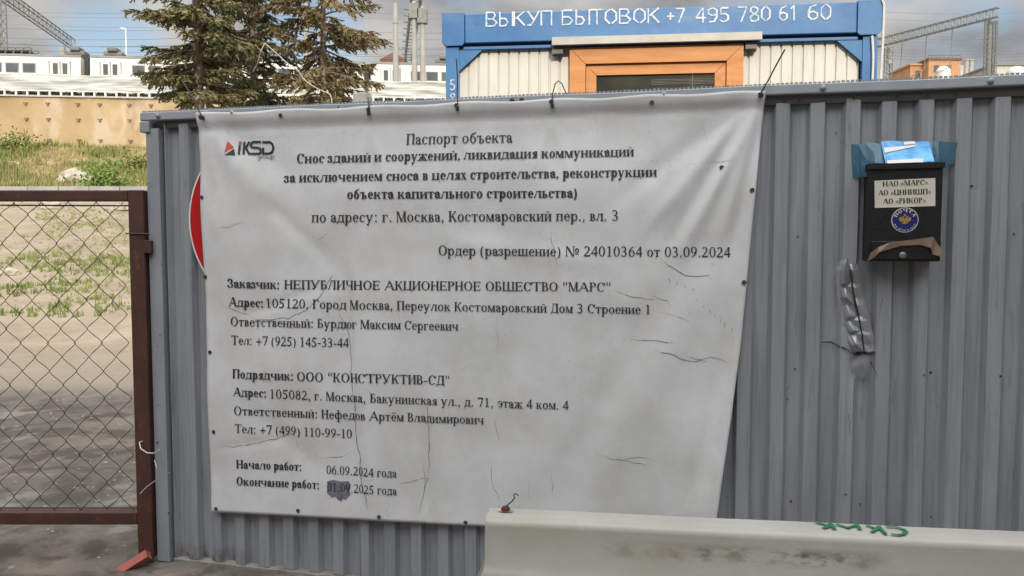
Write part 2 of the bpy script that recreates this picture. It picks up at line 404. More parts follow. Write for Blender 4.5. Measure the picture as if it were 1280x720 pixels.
# ------------------------------------------------------------------ serif lettering
def glyph(ch, bold):
    w = 160 if bold else 106; t = 58 if bold else 50; sf = 42 if bold else 46
    P = []
    cap = ch.isupper(); b_ = ch.lower(); h = 660 if cap else 455
    m = (1.38 if cap else 1.0) * (1.10 if bold else 1.0)
    if cap: w *= 1.08
    Lx = 58
    def Rc(x0, y0, x1, y1): P.append([(x0, y0), (x1, y0), (x1, y1), (x0, y1)])
    def stem(x, y0, y1, a=1, c=1):
        Rc(x, y0, x + w, y1)
        if c: Rc(x - sf, y0, x + w + sf, y0 + t * .75)
        if a: Rc(x - sf, y1 - t * .75, x + w + sf, y1)
    def ln(x0, y0, x1, y1, th): P.append([(x0, y0), (x0 + th, y0), (x1 + th, y1), (x1, y1)])
    def arc(cx, cy, rx, ry, a0, a1, wt=None, tt=None):
        wt = w if wt is None else wt; tt = t * .8 if tt is None else tt
        n = max(3, int(abs(a1 - a0) / 22))
        for i in range(n):
            q0 = R(a0 + (a1 - a0) * i / n); q1 = R(a0 + (a1 - a0) * (i + 1) / n)
            P.append([(cx + rx * math.cos(q0), cy + ry * math.sin(q0)), (cx + rx * math.cos(q1), cy + ry * math.sin(q1)),
                      (cx + (rx - wt) * math.cos(q1), cy + (ry - tt) * math.sin(q1)), (cx + (rx - wt) * math.cos(q0), cy + (ry - tt) * math.sin(q0))])
    def ball(x, y, r): P.append([(x + r * math.cos(k * math.pi / 4), y + r * math.sin(k * math.pi / 4)) for k in range(8)])
    def fl(x, y, th=None): Rc(x - sf * .9, y, x + (th or w) + sf * .9, y + t * .75)
    W_ = 0
    if b_ in 'ипнлшщцдм' or b_ == 'й':
        gap = 178 * m
        if b_ == 'м': gap = 250 * m
        x2 = Lx + w + gap
        if b_ in 'ийпн':
            stem(Lx, 0, h); stem(x2, 0, h); W_ = x2 + w + 58
            if b_ in 'ий':
                P.append([(Lx + w, h * .12), (Lx + w, h * .12 + t * 1.5), (x2, h * .88), (x2, h * .88 - t * 1.5)])
            if b_ == 'й': arc((Lx + x2 + w) / 2, h + 170, 105, 95, 195, 345, 45, 55)
            if b_ == 'п': Rc(Lx, h - t, x2 + w, h)
            if b_ == 'н': Rc(Lx, h * .5 - t / 2, x2 + w, h * .5 + t / 2)
        if b_ == 'ц':
            stem(Lx, 0, h, 1, 0); stem(x2, 0, h, 1, 0); Rc(Lx - sf, 0, x2 + w + 40, t); W_ = x2 + w + 70
            Rc(x2 + w + 8, -120, x2 + w + 48, t)
        if b_ in 'шщ':
            g2 = 140 * m; xs_ = [Lx + k * (w + g2) for k in range(3)]
            for x in xs_: stem(x, 0, h, 1, 0)
            Rc(Lx - sf, 0, xs_[2] + w + sf, t); W_ = xs_[2] + w + 58
            if b_ == 'щ': Rc(W_ - 40, -120, W_, t); W_ += 10
        if b_ == 'л':
            stem(x2, 0, h); ln(Lx + 20, t, Lx + 130 * m, h, t * 1.1); Rc(Lx + 110 * m, h - t, x2 + w, h); ball(Lx + 10, t * .95, t); W_ = x2 + w + 58
        if b_ == 'д':
            stem(x2, 0, h, 1, 0); ln(Lx + 30, 0, Lx + 105 * m, h, t * 1.1); Rc(Lx + 60 * m, h - t, x2 + w, h); Rc(Lx - 40, 0, x2 + w + 50, t)
            Rc(Lx - 40, -130, Lx, t); Rc(x2 + w + 12, -130, x2 + w + 50, t); W_ = x2 + w + 65
        if b_ == 'м':
            Rc(Lx, 0, Lx + t, h); fl(Lx, 0, t); Rc(Lx - sf, h - t * .75, Lx + w, h); stem(x2, 0, h); mx = (Lx + x2 + w) / 2
            ln(mx - w * .35, 0, Lx, h, w * .95); ln(mx - w * .2, 0, x2 + w * .1, h, t * 1.1); W_ = x2 + w + 58
    elif b_ in 'оюф':
        rx = 205 * m
        if b_ == 'о': arc(Lx + rx - 22, h / 2, rx, h / 2 + 10, 0, 360); W_ = 2 * rx + 72
        if b_ == 'ю':
            stem(Lx, 0, h); cx = Lx + w + 70 + rx * .95; Rc(Lx + w, h / 2 - t / 2, cx - rx * .8, h / 2 + t / 2); arc(cx, h / 2, rx * .95, h / 2 + 10, 0, 360); W_ = cx + rx + 30
        if b_ == 'ф':
            cx = Lx + 250 * m; stem(cx - w / 2, -215, 670, 1, 1); arc(cx - 110 * m, h / 2, 165 * m, h / 2 + 8, 20, 340); arc(cx + 110 * m, h / 2, 165 * m, h / 2 + 8, -160, 160); W_ = 2 * cx
    elif b_ in 'сеёэ' and not (cap and b_ in 'её'):
        rx = 195 * m; cx = Lx + rx - 22
        if b_ == 'с': arc(cx, h / 2, rx, h / 2 + 10, 38, 318); ball(cx + rx * .62, h * .80, w * .52); W_ = 2 * rx + 45
        if cap and b_ == 'с': Rc(cx + rx * .78, h * .66, cx + rx * .78 + t, h)
        if b_ in 'её':
            arc(cx, h / 2, rx, h / 2 + 10, -4, 322); Rc(cx - rx + w * .6, h * .52, cx + rx - 12, h * .52 + t * .9); W_ = 2 * rx + 50
            if b_ == 'ё': ball(cx - 95, h + 150, 55); ball(cx + 95, h + 150, 55)
        if b_ == 'э': arc(cx, h / 2, rx, h / 2 + 10, -140, 142); Rc(cx - rx * .4, h / 2 - t / 2, cx + rx - w * .5, h / 2 + t / 2); ball(cx - rx * .65, h * .80, w * .5); W_ = 2 * rx + 60
    elif b_ == 'е':
        stem(Lx, 0, h); Wd = 500; Rc(Lx, 0, Wd, t); Rc(Lx, h - t, Wd - 10, h); Rc(Lx, h / 2 - t / 2, Wd - 90, h / 2 + t / 2)
        Rc(Wd - t, 0, Wd, 150); Rc(Wd - 10 - t, h - 140, Wd - 10, h); Rc(Wd - 90 - t, h / 2 - 75, Wd - 90, h / 2 + 75); W_ = Wd + 50
    elif b_ == 'а' and cap:
        ln(30, 0, 335, h, t * 1.1); ln(560, 0, 300, h, w); Rc(140, 210, 560, 210 + t); fl(20, 0, t); fl(560, 0); W_ = 730 - (0 if bold else 20)
    elif b_ == 'а':
        x2 = 250 + (20 if bold else 0)
        Rc(x2, 40, x2 + w, 320); arc(x2 + w - 170, 310, 170, 155, 0, 165, w, t); ball(90, 330, w * .5)
        arc(190, 120, 150, 130, 60, 340, w * .95, t); Rc(190, 225, x2, 225 + t * 1.2); ln(x2 + w * .7, 0, x2 + w * .3, 80, w * .6); Rc(x2 + w * .6, 0, x2 + w + 60, t * 1.2); W_ = x2 + w + 65
    elif b_ == 'б' and not cap:
        arc(240, 215, 200, 225, 0, 360); arc(330, 330, 290, 300, 95, 185, w * .8, t * 1.6); ln(300, 580, 380, 690, 70); W_ = 480
    elif b_ in 'бъыьврявгтячкжзух' or b_ == 'я':
        if b_ in 'бъыьв':
            x = Lx + (110 * m if b_ == 'ъ' else 0)
            stem(x, 0, h)
            if b_ == 'ъ': Rc(Lx - 40, h - t, x + w, h); Rc(Lx - 40, h - 130, Lx - 40 + t, h)
            cx = x + w + 70 * m; ry = h * (.285 if b_ != 'в' else .265)
            Rc(x, 0, cx, t * .8); Rc(x, 2 * ry - t * .8, cx, 2 * ry); arc(cx, ry, 135 * m, ry, -90, 90)
            W_ = cx + 135 * m + 35
            if b_ == 'в': Rc(x, h - t * .8, cx, h); arc(cx - 15, h - (h - 2 * ry + t * .6) / 2, 115 * m, (h - 2 * ry + t * .6) / 2, -90, 90)
            if b_ == 'б': Rc(x, h - t, cx + 90, h); Rc(cx + 90 - t, h - 150, cx + 90, h)
            if b_ == 'ы': stem(W_ + 60, 0, h); W_ = W_ + 60 + w + 58
        if b_ == 'р':
            if cap: stem(Lx, 0, h); cx = Lx + w + 90; arc(cx, h * .74, 190, h * .26, -90, 90); Rc(Lx, h - t * .8, cx, h); Rc(Lx, h * .48, cx, h * .48 + t * .8); W_ = cx + 225
            else: stem(Lx, -215, h, 0, 1); Rc(Lx - sf, h - t, Lx + w, h); arc(Lx + w + 110, h / 2, 185, h / 2 + 10, -165, 165); W_ = Lx + w + 330
        if b_ == 'я':
            x2 = Lx + 210 * m; stem(x2, 0, h); arc(x2 - 20, h * .73, 170 * m, h * .27, 90, 270); Rc(x2 - 30, h - t * .8, x2, h); Rc(x2 - 30, h * .46, x2, h * .46 + t * .8)
            ln(Lx - 40, 0, x2 - 40 * m, h * .48, w * .9); W_ = x2 + w + 58
        if b_ == 'г':
            stem(Lx, 0, h); Wd = Lx + w + 210 * m; Rc(Lx, h - t, Wd, h); Rc(Wd - t, h - 150 * (m + 1) / 2, Wd, h); W_ = Wd + 35
        if b_ == 'т':
            Wd = 420 * m; cx = Wd / 2 + 20; stem(cx - w / 2, 0, h, 0, 1); Rc(20, h - t, 20 + Wd, h); Rc(20, h - 150 * (m + .6) / 2, 20 + t, h); Rc(20 + Wd - t, h - 150 * (m + .6) / 2, 20 + Wd, h); W_ = Wd + 40
        if b_ == 'ч':
            x2 = Lx + w + 180 * m; stem(x2, 0, h); Rc(Lx, h * .62, Lx + w, h); Rc(Lx - sf, h - t * .75, Lx + w + sf, h)
            arc(Lx + w + 70, h * .66, w + 70, h * .28, 180, 275, w, t); Rc(Lx + w + 60, h * .38, x2, h * .38 + t); W_ = x2 + w + 58
        if b_ == 'к':
            stem(Lx, 0, h); x = Lx + w; ln(x + 10, h * .46, x + 175 * m, h - 15, t * 1.3); ln(x + 170 * m, 0, x + 30, h * .56, w); Rc(x, h * .46, x + 90, h * .46 + t); ball(x + 200 * m, h - w * .4, w * .42)
            fl(x + 170 * m, 0); W_ = x + 170 * m + w + 40
        if b_ == 'ж':
            cx = 360 * m * .95; stem(cx - w / 2, 0, h)
            for s in (-1, 1):
                P.append([(cx + s * 20, h * .46), (cx + s * 20, h * .46 + t * 1.3), (cx + s * 250 * m, h), (cx + s * (250 * m - t * 1.6), h)]); ball(cx + s * 250 * m, h - w * .4, w * .42)
                P.append([(cx + s * 60, h * .54), (cx + s * (60 + w * .6), h * .6), (cx + s * (270 * m + w * .3), 0), (cx + s * (270 * m - w * .7), 0)])
                Rc(cx + s * 270 * m - w, 0, cx + s * 270 * m + w * .9, t * .75)
            W_ = 2 * cx
        if b_ == 'з':
            cx = 170 * m; arc(cx, h * .75, 150 * m, h * .26, -90, 150); arc(cx, h * .26, 175 * m, h * .27, -150, 90); ball(cx - 115 * m, h * .8, w * .48); ball(cx - 130 * m, h * .2, w * .48); Rc(cx - 50, h * .5 - t * .4, cx + 10, h * .5 + t * .5); W_ = 370 * m
        if b_ == 'у':
            d = 0 if cap else -215; dx = 230 * m
            ln(dx - w * .4, h * .18 if cap else 0, 40, h, w); P.append([(dx * .62, d + 20), (dx * .62 + t * 1.3, d + 20), (dx * 1.72 + t, h), (dx * 1.72 - t * .4, h)]); ball(dx * .55, d + 50, w * .5)
            Rc(0, h - t * .75, w + 90, h); Rc(dx * 1.5, h - t * .75, dx * 1.5 + 170, h); W_ = dx * 1.5 + 185
        if b_ == 'х':
            dx = 240 * m; ln(dx + 20, 0, 30, h, w); ln(40, 0, dx + 60, h, t * 1.2); fl(35, 0, t); fl(dx + 20, 0); Rc(0, h - t * .75, w + 75, h); Rc(dx, h - t * .75, dx + 140, h); W_ = dx + w + 60
    elif ch in '0123456789':
        h = 676; wd = w * .92
        if ch == '0': arc(250, h / 2, 215, h / 2 + 5, 0, 360, wd); 
        if ch == '1': Rc(210, 0, 210 + wd, h); Rc(120, 0, 400, t * .75); ln(105, h - 110, 210, h - 10, 60)
        if ch == '2': arc(235, h - 190, 190, 190, -35, 160, wd, t); ln(40, t, 320, h * .58, w * .8); Rc(40, 0, 450, w * .8); Rc(420, 0, 460, 150)
        if ch == '3': arc(215, h * .74, 180, h * .27, -80, 155, wd, t); arc(205, h * .27, 215, h * .28, -145, 85, wd, t); Rc(130, h * .5 - 10, 240, h * .5 + t * .7)
        if ch == '4': Rc(300, 0, 300 + wd, h); Rc(20, 165, 470, 165 + w * .75); ln(25, 200, 290, h - 30, t * 1.2)
        if ch == '5': Rc(120, h - w * .85, 430, h); ln(80, h * .56, 125, h, t * 1.1); arc(195, h * .31, 230, h * .32, -140, 115, wd, t * 1.5)
        if ch == '6': arc(255, h * .31, 205, h * .325, 0, 360, wd); arc(430, h * .33, 380, h * .68, 95, 180, wd, t)
        if ch == '7': Rc(40, h - w * .8, 460, h); ln(170, 0, 400, h - 40, w * .75); Rc(35, h - 160, 35 + t, h)
        if ch == '8': arc(250, h * .76, 165, h * .245, 0, 360, wd * .9, t); arc(250, h * .27, 200, h * .28, 0, 360, wd, t)
        if ch == '9': arc(245, h * .69, 205, h * .325, 0, 360, wd); arc(70, h * .67, 380, h * .68, -85, 0, wd, t)
        W_ = 500
    elif ch == '.': ball(125, 50, 58 if not bold else 80); W_ = 250
    elif ch == ',': ball(125, 50, 58 if not bold else 80); ln(80, -130, 135, 30, 45); W_ = 250
    elif ch == ':': ball(140, 50, 58 if not bold else 80); ball(140, 400, 58 if not bold else 80); W_ = 278
    elif ch == '-': Rc(40, 195, 290, 195 + t * 1.5); W_ = 333
    elif ch == '+': Rc(40, 225, 520, 225 + t * 1.3); Rc(255, 0, 255 + t * 1.3, 500); W_ = 560
    elif ch in '()':
        if ch == '(': arc(330, 230, 285, 440, 118, 242, w * .9, t * .3)
        else: arc(0, 230, 285, 440, -62, 62, w * .9, t * .3)
        W_ = 333
    elif ch == '"': Rc(85, 430, 85 + t * 1.4, 670); Rc(260, 430, 260 + t * 1.4, 670); W_ = 408
    elif ch in '«»':
        for k in (0, 170):
            a, c = (60 + k, 190 + k) if ch == '«' else (190 + k, 60 + k)
            ln(a, 225, c, 400, t * 1.3); ln(c, 50, a, 225, t * 1.3)
        W_ = 480
    elif ch == '№':
        Rc(80, 0, 80 + t, 660); ln(480, 0, 60, 660, w * 1.2); Rc(560, 0, 560 + t, 660); Rc(20, 0, 190, t * .7); Rc(490, 660 - t * .7, 660, 660); arc(800, 380, 130, 165, 0, 360, w * .75, t); Rc(690, 120, 910, 120 + t); W_ = 970
    else: W_ = 250
    return P, W_
def layout(text, bold):
    out = []; x = 0
    for ch in text:
        if ch == ' ': x += 255; continue
        P, w = glyph(ch, bold)
        for p in P: out.append([(a + x, b) for a, b in p])
        x += w
    return out, max(x, 1)

# ------------------------------------------------------------------ the sheet metal fence (frame FM: x along it, y away from the camera)
YAW = R(13.5); DF = 2.875
FM = Matrix.Translation((math.sin(YAW) * DF, math.cos(YAW) * DF, 0)) @ Matrix.Rotation(-YAW, 4, 'Z')
def fp(px, py, y=0.0): return on_plane(px, py, FM, y)
PER, RUN, DEP = .115, .0125, .027
FX0 = fp(199, 400)[0]; FX1 = FX0 + PER * 60
ZT_L = fp(190, 140, -.045)[1]; ZT_R = fp(1275, 93, -.045)[1]
xr = fp(1275, 93, -.045)[0]; xl = fp(190, 140, -.045)[0]
def ztop(x): return ZT_L + (ZT_R - ZT_L) * (x - xl) / (xr - xl)
ribx0 = fp(970, 150, -DEP)[0]            # left edge of one rib's flat
def prof_y(x):
    q = (x - ribx0) % PER
    fl = (PER - 2 * RUN) / 2
    if q < fl: return -DEP
    if q < fl + RUN: return -DEP * (1 - (q - fl) / RUN)
    if q < 2 * fl + RUN: return 0
    return -DEP * (q - 2 * fl - RUN) / RUN
DX0, DZ0 = fp(1058, 340); DX1, DZ1 = fp(1072, 440)
def dent(x, z):
    """crumpled strip round the tear"""
    if not (DX0 - .25 < x < DX0 + .3 and DZ1 - .2 < z < DZ0 + .25): return 0, 0
    k = (z - DZ1) / (DZ0 - DZ1)
    cx = DX1 + (DX0 - DX1) * k
    wv = math.exp(-((x - cx) / .042) ** 4) * (1 / (1 + math.exp(-(z - DZ1 + .05) / .012))) * (1 / (1 + math.exp((z - DZ0 - .05) / .016)))
    wv += .6 * math.exp(-((x - DX1 + .01) / .055) ** 2 - ((z - DZ1 + .035) / .035) ** 2)
    n = lambda a, b_, k: mnoise.noise(Vector((x * a, k, z * b_)))
    tri = lambda t: abs((t % 1) * 2 - 1)
    r = (.3 - abs(n(18, 9, 3.1))) * .020 - .004
    return wv * r, wv * n(12, 16, 8) * .006
cols = []
fl_ = (PER - 2 * RUN) / 2
k0 = int((FX0 - ribx0) / PER) - 2
for k in range(k0, k0 + 64):
    o_ = ribx0 + k * PER
    for q in [0, fl_ * .05, fl_ * .3, fl_ * .5, fl_ * .7, fl_ * .95, fl_ * 1.0, fl_ + RUN * .5, fl_ + RUN, fl_ * 1.25 + RUN, fl_ * 1.5 + RUN, fl_ * 1.75 + RUN, fl_ * 2 + RUN, 2 * fl_ + RUN * 1.5]:
        x = o_ + q
        if FX0 + .062 <= x <= FX1: cols.append(x)
for k in range(90): cols.append(DX1 - .13 + k * .003)
cols = sorted(set(cols))
zs = sorted([.02 + i * (1.94 / 110) for i in range(111)] + [DZ1 - .1 + k * .0041 for k in range(100)])
fence = thing('sheet_fence', 'grey profiled sheet metal fence carrying the big banner and the letterbox', 'fence', ((FX0 + FX1) / 2, 0, 0), FM)
def ss_(a, b, x):
    k = min(1, max(0, (x - a) / (b - a))); return k * k * (3 - 2 * k)
fp1062, fp1088 = fp(1061, 455)[0], fp(1087, 455)[0]
sh = MB(); rows = []
for z in zs:
    row = []
    for x in cols:
        zz = z if z < 1.9 else min(z, ztop(x) - .02)
        dy, dx = dent(x, z)
        wob = mnoise.noise(Vector((x * 1.1, 0, z * .8))) * .004 + mnoise.noise(Vector((x * 7, 2, z * 3))) * .0022
        fx = ss_(fp1062 - .006, fp1062 + .012, x) * ss_(fp1088 + .014, fp1088 - .010, x) * ss_(DZ1 - .13, DZ1 - .06, z) * ss_(DZ1 - .001, DZ1 - .004, z)
        if fx > 0:
            row.append((x, (prof_y(x) + wob) * (1 - fx) + fx * (-.027 + .10 * (DZ1 - z) + mnoise.noise(Vector((x * 30, 1, z * 30))) * .004), zz)); continue
        row.append((x + dx, prof_y(x) * (1 if abs(dy) < 1e-5 else max(.2, 1 - abs(dy) * 30)) + dy + wob, zz))
    rows.append(row)
sh.grid(rows)
so_ = sh.build('profiled_sheet', m_fence, fence, fix=False); sharp(so_, 22)
# top cap: front face, then a lower lip sloping in under it
cp = MB(); sec = [(.030, .004), (-.040, 0), (-.044, -.003), (-.046, -.031), (-.044, -.035), (-.031, -.0365)]
xa = fp(175, 140, -.045)[0]
xcs = [xa + (FX1 + .05 - xa) * i / 60 for i in range(61)]
cp.grid([[(x, y, ztop(x) + z + mnoise.noise(Vector((x * 2.2, 0, 0))) * .003) for x in xcs] for y, z in sec])
co_ = cp.build('top_cap', m_trim, fence, fix=False); sharp(co_, 30)
lp_ = MB(); sec2 = [(-.030, -.0366), (-.026, -.064), (-.0245, -.0665), (.006, -.0665)]
lp_.grid([[(x, y, ztop(x) + z + mnoise.noise(Vector((x * 2.2, 0, 0))) * .003) for x in xcs if x > xa + .07] for y, z in sec2])
sharp(lp_.build('lower_strip', m_lip, fence, fix=False), 30)
te = MB()
x = xa + .004
while x < FX1:
    hh = .0015 + random.uniform(-.001, .001)
    te.box(x, -.036, ztop(x) - .002, x + .0105, -.032, ztop(x) + .002 + hh + .004)
    x += .0152
te.build('serrated_edge', m_trim, fence)
bk = MB(); bk.box(FX0 - .03, .006, .02, FX0 + .16, .010, ztop(FX0) - .03); bk.build('backing_strip', m_fence, fence)
bx = MB(); x0, z0 = fp(178, 150, -.03); x1, z1 = fp(190, 166, -.03)
bx.box(x0, -.05, z1, x1, .04, ztop(x0) - .040, .003); bx.build('rail_end', m_trim, fence)
pt = MB(); x0 = fp(188, 300, -.03)[0]; x1 = x0 + .062
pt.box(x0, -.040, .0, x1, -.037, ztop(x0) - .068); pt.box(x0, -.037, .0, x0 + .003, .045, ztop(x0) - .068)
pt.box(x1 - .003, -.0368, 0, x1, .004, ztop(x0) - .068)
pt.build('corner_trim', m_trim, fence)
br = MB(); zb = fp(210, 697, -.03)[1]
br.box(FX0 + .064, -.030, -.02, FX1, .03, zb, .003); bo = br.build('bottom_rail', mat('rail_concrete', (.25, .245, .23), (.16, .14, .12), 22, .9, 0, .5, 60), fence)
for px, py in ((1029, 107), (1239, 97), (197, 140), (290, 137), (640, 120), (652, 119), (830, 113)):
    bb = MB(); x, z = fp(px, py, -.05)
    bb.lathe([(.010, 0), (.010, -.006), (.004, -.010)], (x, -.0455, ztop(x) - .017), 8)
    bb.build('bolt', m_rust if px in (640, 652) else m_trim, fence)
for px, py in ((981, 123), (999, 121), (1122, 112), (1160, 109), (1195, 107), (1068, 116)):
    bb = MB(); x, z = fp(px, py, -.03); bb.lathe([(.0045, 0), (.0045, -.003)], (x, -.029, ztop(x) - .053), 8); bb.build('screw', m_black, fence)
for px, py in ((995, 462), (1155, 468), (1166, 467), (1250, 470), (1218, 232), (1057, 617), (985, 500), (215, 590), (214, 640), (200, 552), (205, 330), (203, 418), (201, 505)):
    bb = MB(); x, z = fp(px, py, -.025); bb.lathe([(.0045, 0), (.003, -.003)], (x, -.0405 if x < -1.45 else prof_y(x) - .0015, z), 8); bb.build('screw', m_steel if px % 2 else m_black, fence)
rr = random.Random(3)
# tear in the sheet: black opening and the split lines leading to it
def ribbon(mb, pts, w, y, fm=fp):
    q = [fm(*p) for p in pts]
    for i in range(len(q) - 1):
        (xa_, za), (xb, zb_) = q[i], q[i + 1]
        d = Vector((xb - xa_, zb_ - za)); n = Vector((-d.y, d.x)).normalized()
        wa = w * (w_end[i] if (w_end := ([.5] + [1] * (len(q) - 2) + [.25])) else 1); wb = w * w_end[i + 1]
        yy = y(xa_, za) if callable(y) else y; yb = y(xb, zb_) if callable(y) else y
        mb.add([(xa_ - n.x * wa, yy, za - n.y * wa), (xb - n.x * wb, yb, zb_ - n.y * wb), (xb + n.x * wb, yb, zb_ + n.y * wb), (xa_ + n.x * wa, yy, za + n.y * wa)], [(0, 1, 2, 3)])
def sheet_front(x, z):
    dy, dx = dent(x, z)
    return min(prof_y(x) * (1 if abs(dy) < 1e-5 else max(.2, 1 - abs(dy) * 30)) + dy, prof_y(x)) - .011 - .016 * (abs(x - (DX1 + (DX0 - DX1) * (z - DZ1) / (DZ0 - DZ1))) < .03)
tr = MB()
ribbon(tr, [(1059, 336), (1060, 345), (1062, 357)], .0062, sheet_front)
ribbon(tr, [(1062, 357), (1065, 374), (1069, 390), (1074, 408), (1077, 425), (1078, 440)], .0028, sheet_front)
ribbon(tr, [(1063, 440), (1070, 440.5), (1079, 440)], .0072, sheet_front)
ribbon(tr, [(1026, 427), (1038, 427), (1046, 431), (1056, 435), (1064, 441)], .0030, sheet_front)
ribbon(tr, [(1079, 440), (1086, 449), (1094, 468)], .0022, sheet_front)
tr.build('tear', m_dark, fence)
for k in range(-14, 40, 9):
    xl_ = ribx0 + k * PER + .004
    if xl_ < FX0 + .1 or xl_ > FX1 - .1: continue
    lapm = MB(); lapm.box(xl_, -DEP - .0045, .03, xl_ + .0035, -DEP + .004, 1.88); lapm.build('sheet_lap', m_trim, fence)
for k in range(-14, 40, 2):
    for zz in (.46, 1.42):
        xs_ = ribx0 + k * PER + PER * .5 + PER * .19 + rr.uniform(-.006, .006)
        if xs_ < FX0 + .1 or rr.random() < .35: continue
        bb = MB(); bb.lathe([(.0042, 0), (.003, -.003)], (xs_, -.0025, zz + rr.uniform(-.02, .02)), 8); bb.build('screw', m_steel if rr.random() < .6 else m_rust, fence)
# torn-out strip of the sheet: bent facets along the split
fl_m = MB()
ROWS = [(92, 146, 153, 158, -.026, -.030, -.027), (118, 132, 148, 160, -.026, -.046, -.032), (150, 121, 144, 161, -.026, -.052, -.036), (214, 117, 139, 170, -.026, -.054, -.030), (234, 120, 150, 176, -.026, -.036, -.044), (286, 122, 151, 182, -.026, -.056, -.034), (322, 128, 159, 190, -.026, -.040, -.046),
        (380, 136, 176, 206, -.026, -.060, -.034), (402, 138, 170, 213, -.026, -.038, -.048), (452, 150, 190, 222, -.026, -.056, -.036), (470, 148, 198, 227, -.026, -.036, -.050), (520, 156, 202, 231, -.026, -.056, -.038), (556, 168, 206, 238, -.026, -.044, -.040)]
def dp(a, b_, y): x, z = fp(1020 + a / 4, 300 + b_ / 4, y); return (x, y, z)
fl_m.grid([[dp(L_ - 16, b_, -.0235), dp(L_, b_, l_), dp((L_ + R_) / 2 + 3, b_ + 7, (l_ + r_) / 2 - .004), dp(R_, b_, r_), dp(T_, b_, t_)] for b_, L_, R_, T_, l_, r_, t_ in ROWS])
fl_m.grid([[dp(T_ + 7, b_, t_ + .004), dp(T_ + 22, b_ + 5, -.040 if k % 2 else -.031), dp(T_ + 48, b_, -.0275), dp(T_ + 60, b_, -.022)] for k, (b_, L_, R_, T_, l_, r_, t_) in enumerate(ROWS[1:])])
fl_o = fl_m.build('torn_strip', m_torn, fence, fix=False)
# dark scuff marks
sc = MB()
for pts in ([(192, 236), (201, 233)], [(191, 231), (197, 230)], [(1042, 165), (1046, 172)], [(1050, 178), (1056, 183)], [(982, 487), (988, 482)], [(1041, 170), (1047, 166)], [(1217, 236), (1221, 233)], [(1058, 515), (1060, 540)], [(1100, 372), (1097, 388)]):
    ribbon(sc, pts, .0016, lambda x, z: (-.0408 if x < -1.2 else sheet_front(x, z)))
sc.build('scuff', m_dark, fence)
# one post behind the sheet, its pale cap showing above the top edge
pst = MB(); x, z = fp(451, 120, .06); pst.box(x - .03, .045, 0, x + .03, .105, z + .012, .004); po = pst.build('post', mat('post_grey', (.50, .48, .42), (.58, .56, .50), 8, .8), fence)

# ------------------------------------------------------------------ banner
TL, TR, BR, BL = (247, 141), (957, 113), (893, 664), (266, 639)
def edgeL(b):
    pts = [(247, 141), (252, 225), (256, 330), (259.5, 430), (262.5, 530), (266, 639)]
    k = b * 5; i = min(4, int(k)); f = k - i
    return (pts[i][0] + (pts[i + 1][0] - pts[i][0]) * f, pts[i][1] + (pts[i + 1][1] - pts[i][1]) * f)
def edgeR(b):
    pts = [(957, 113), (949, 190), (941.5, 265), (934, 345), (926, 430), (914, 520), (902, 600), (892, 672)]
    k = b * 7; i = min(6, int(k)); f = k - i
    return (pts[i][0] + (pts[i + 1][0] - pts[i][0]) * f, pts[i][1] + (pts[i + 1][1] - pts[i][1]) * f)
def ss(a, b, x):
    k = min(1, max(0, (x - a) / (b - a))); return k * k * (3 - 2 * k)
def band(px, py, a, c, w):
    """0..1 weight near the line a-c (photo pixels)"""
    ax, ay = a; cx, cy = c
    dx, dy = cx - ax, cy - ay; l = math.hypot(dx, dy)
    s = ((px - ax) * dx + (py - ay) * dy) / l; d = ((px - ax) * dy - (py - ay) * dx) / l
    return math.exp(-(d / w) ** 2) * ss(-20, 40, s) * ss(l + 30, l - 60, s)
def bdepth(px, py):
    top = 141 + (113 - 141) * (px - 247) / 710
    dy = py - top
    y = -.0545 + .003 * ss(0, 11, dy) + .022 * ss(8, 26, dy) - .013 * ss(26, 120, dy)
    r = math.hypot(px - TR[0], py - TR[1])
    # pulled folds from the upper right corner
    y -= .016 * band(px, py, (950, 122), (852, 318), 9) * ss(330, 100, r)
    y += .010 * band(px, py, (948, 122), (832, 312), 9)
    y -= .008 * band(px, py, (946, 120), (806, 290), 10)
    y += .007 * band(px, py, (944, 120), (772, 250), 12)
    y -= .007 * band(px, py, (950, 130), (890, 330), 9)
    y += .009 * band(px, py, (952, 135), (912, 330), 8)
    y += .005 * band(px, py, (880, 300), (690, 600), 20)
    y -= .005 * band(px, py, (915, 320), (745, 600), 24)
    y += .006 * band(px, py, (915, 400), (860, 640), 13)
    # upper left
    y -= .009 * band(px, py, (250, 146), (330, 250), 15)
    y += .007 * band(px, py, (255, 146), (380, 230), 18)
    # soft sag everywhere, long creases
    y -= .010 * math.sin(math.pi * min(1, max(0, dy / 500))) * math.sin(math.pi * (px - 247) / 710)
    y += mnoise.noise(Vector((px * .006, py * .0075, 3))) * .010 + mnoise.noise(Vector((px * .018, py * .016, 9))) * .0035
    for tx, ty in ((253, 146), (461, 137), (572, 131), (690, 127), (951, 119)):
        for ddx, am in ((-26, .0045), (0, -.003), (24, .004)):
            y -= am * band(px, py, (tx, ty + 22), (tx + ddx, ty + 95), 6)
    y += .0045 * band(px, py, (432, 320), (452, 640), 6) + .007 * band(px, py, (531, 500), (534, 640), 5) + .005 * band(px, py, (620, 380), (628, 640), 7) - .006 * band(px, py, (545, 490), (550, 640), 9) + .004 * band(px, py, (690, 430), (694, 640), 8)
    y -= .007 * band(px, py, (444, 320), (464, 640), 9)
    y += .005 * band(px, py, (330, 250), (420, 330), 10) - .004 * band(px, py, (560, 300), (760, 330), 12) + .004 * band(px, py, (300, 500), (420, 600), 12)
    y += .0035 * band(px, py, (300, 398), (425, 350), 6) + .0035 * band(px, py, (275, 560), (370, 545), 6)
    y -= .020 * ss(820, 905, px) * ss(400, 640, py)
    return min(y - .007 * ss(12, 30, dy), -.0325)
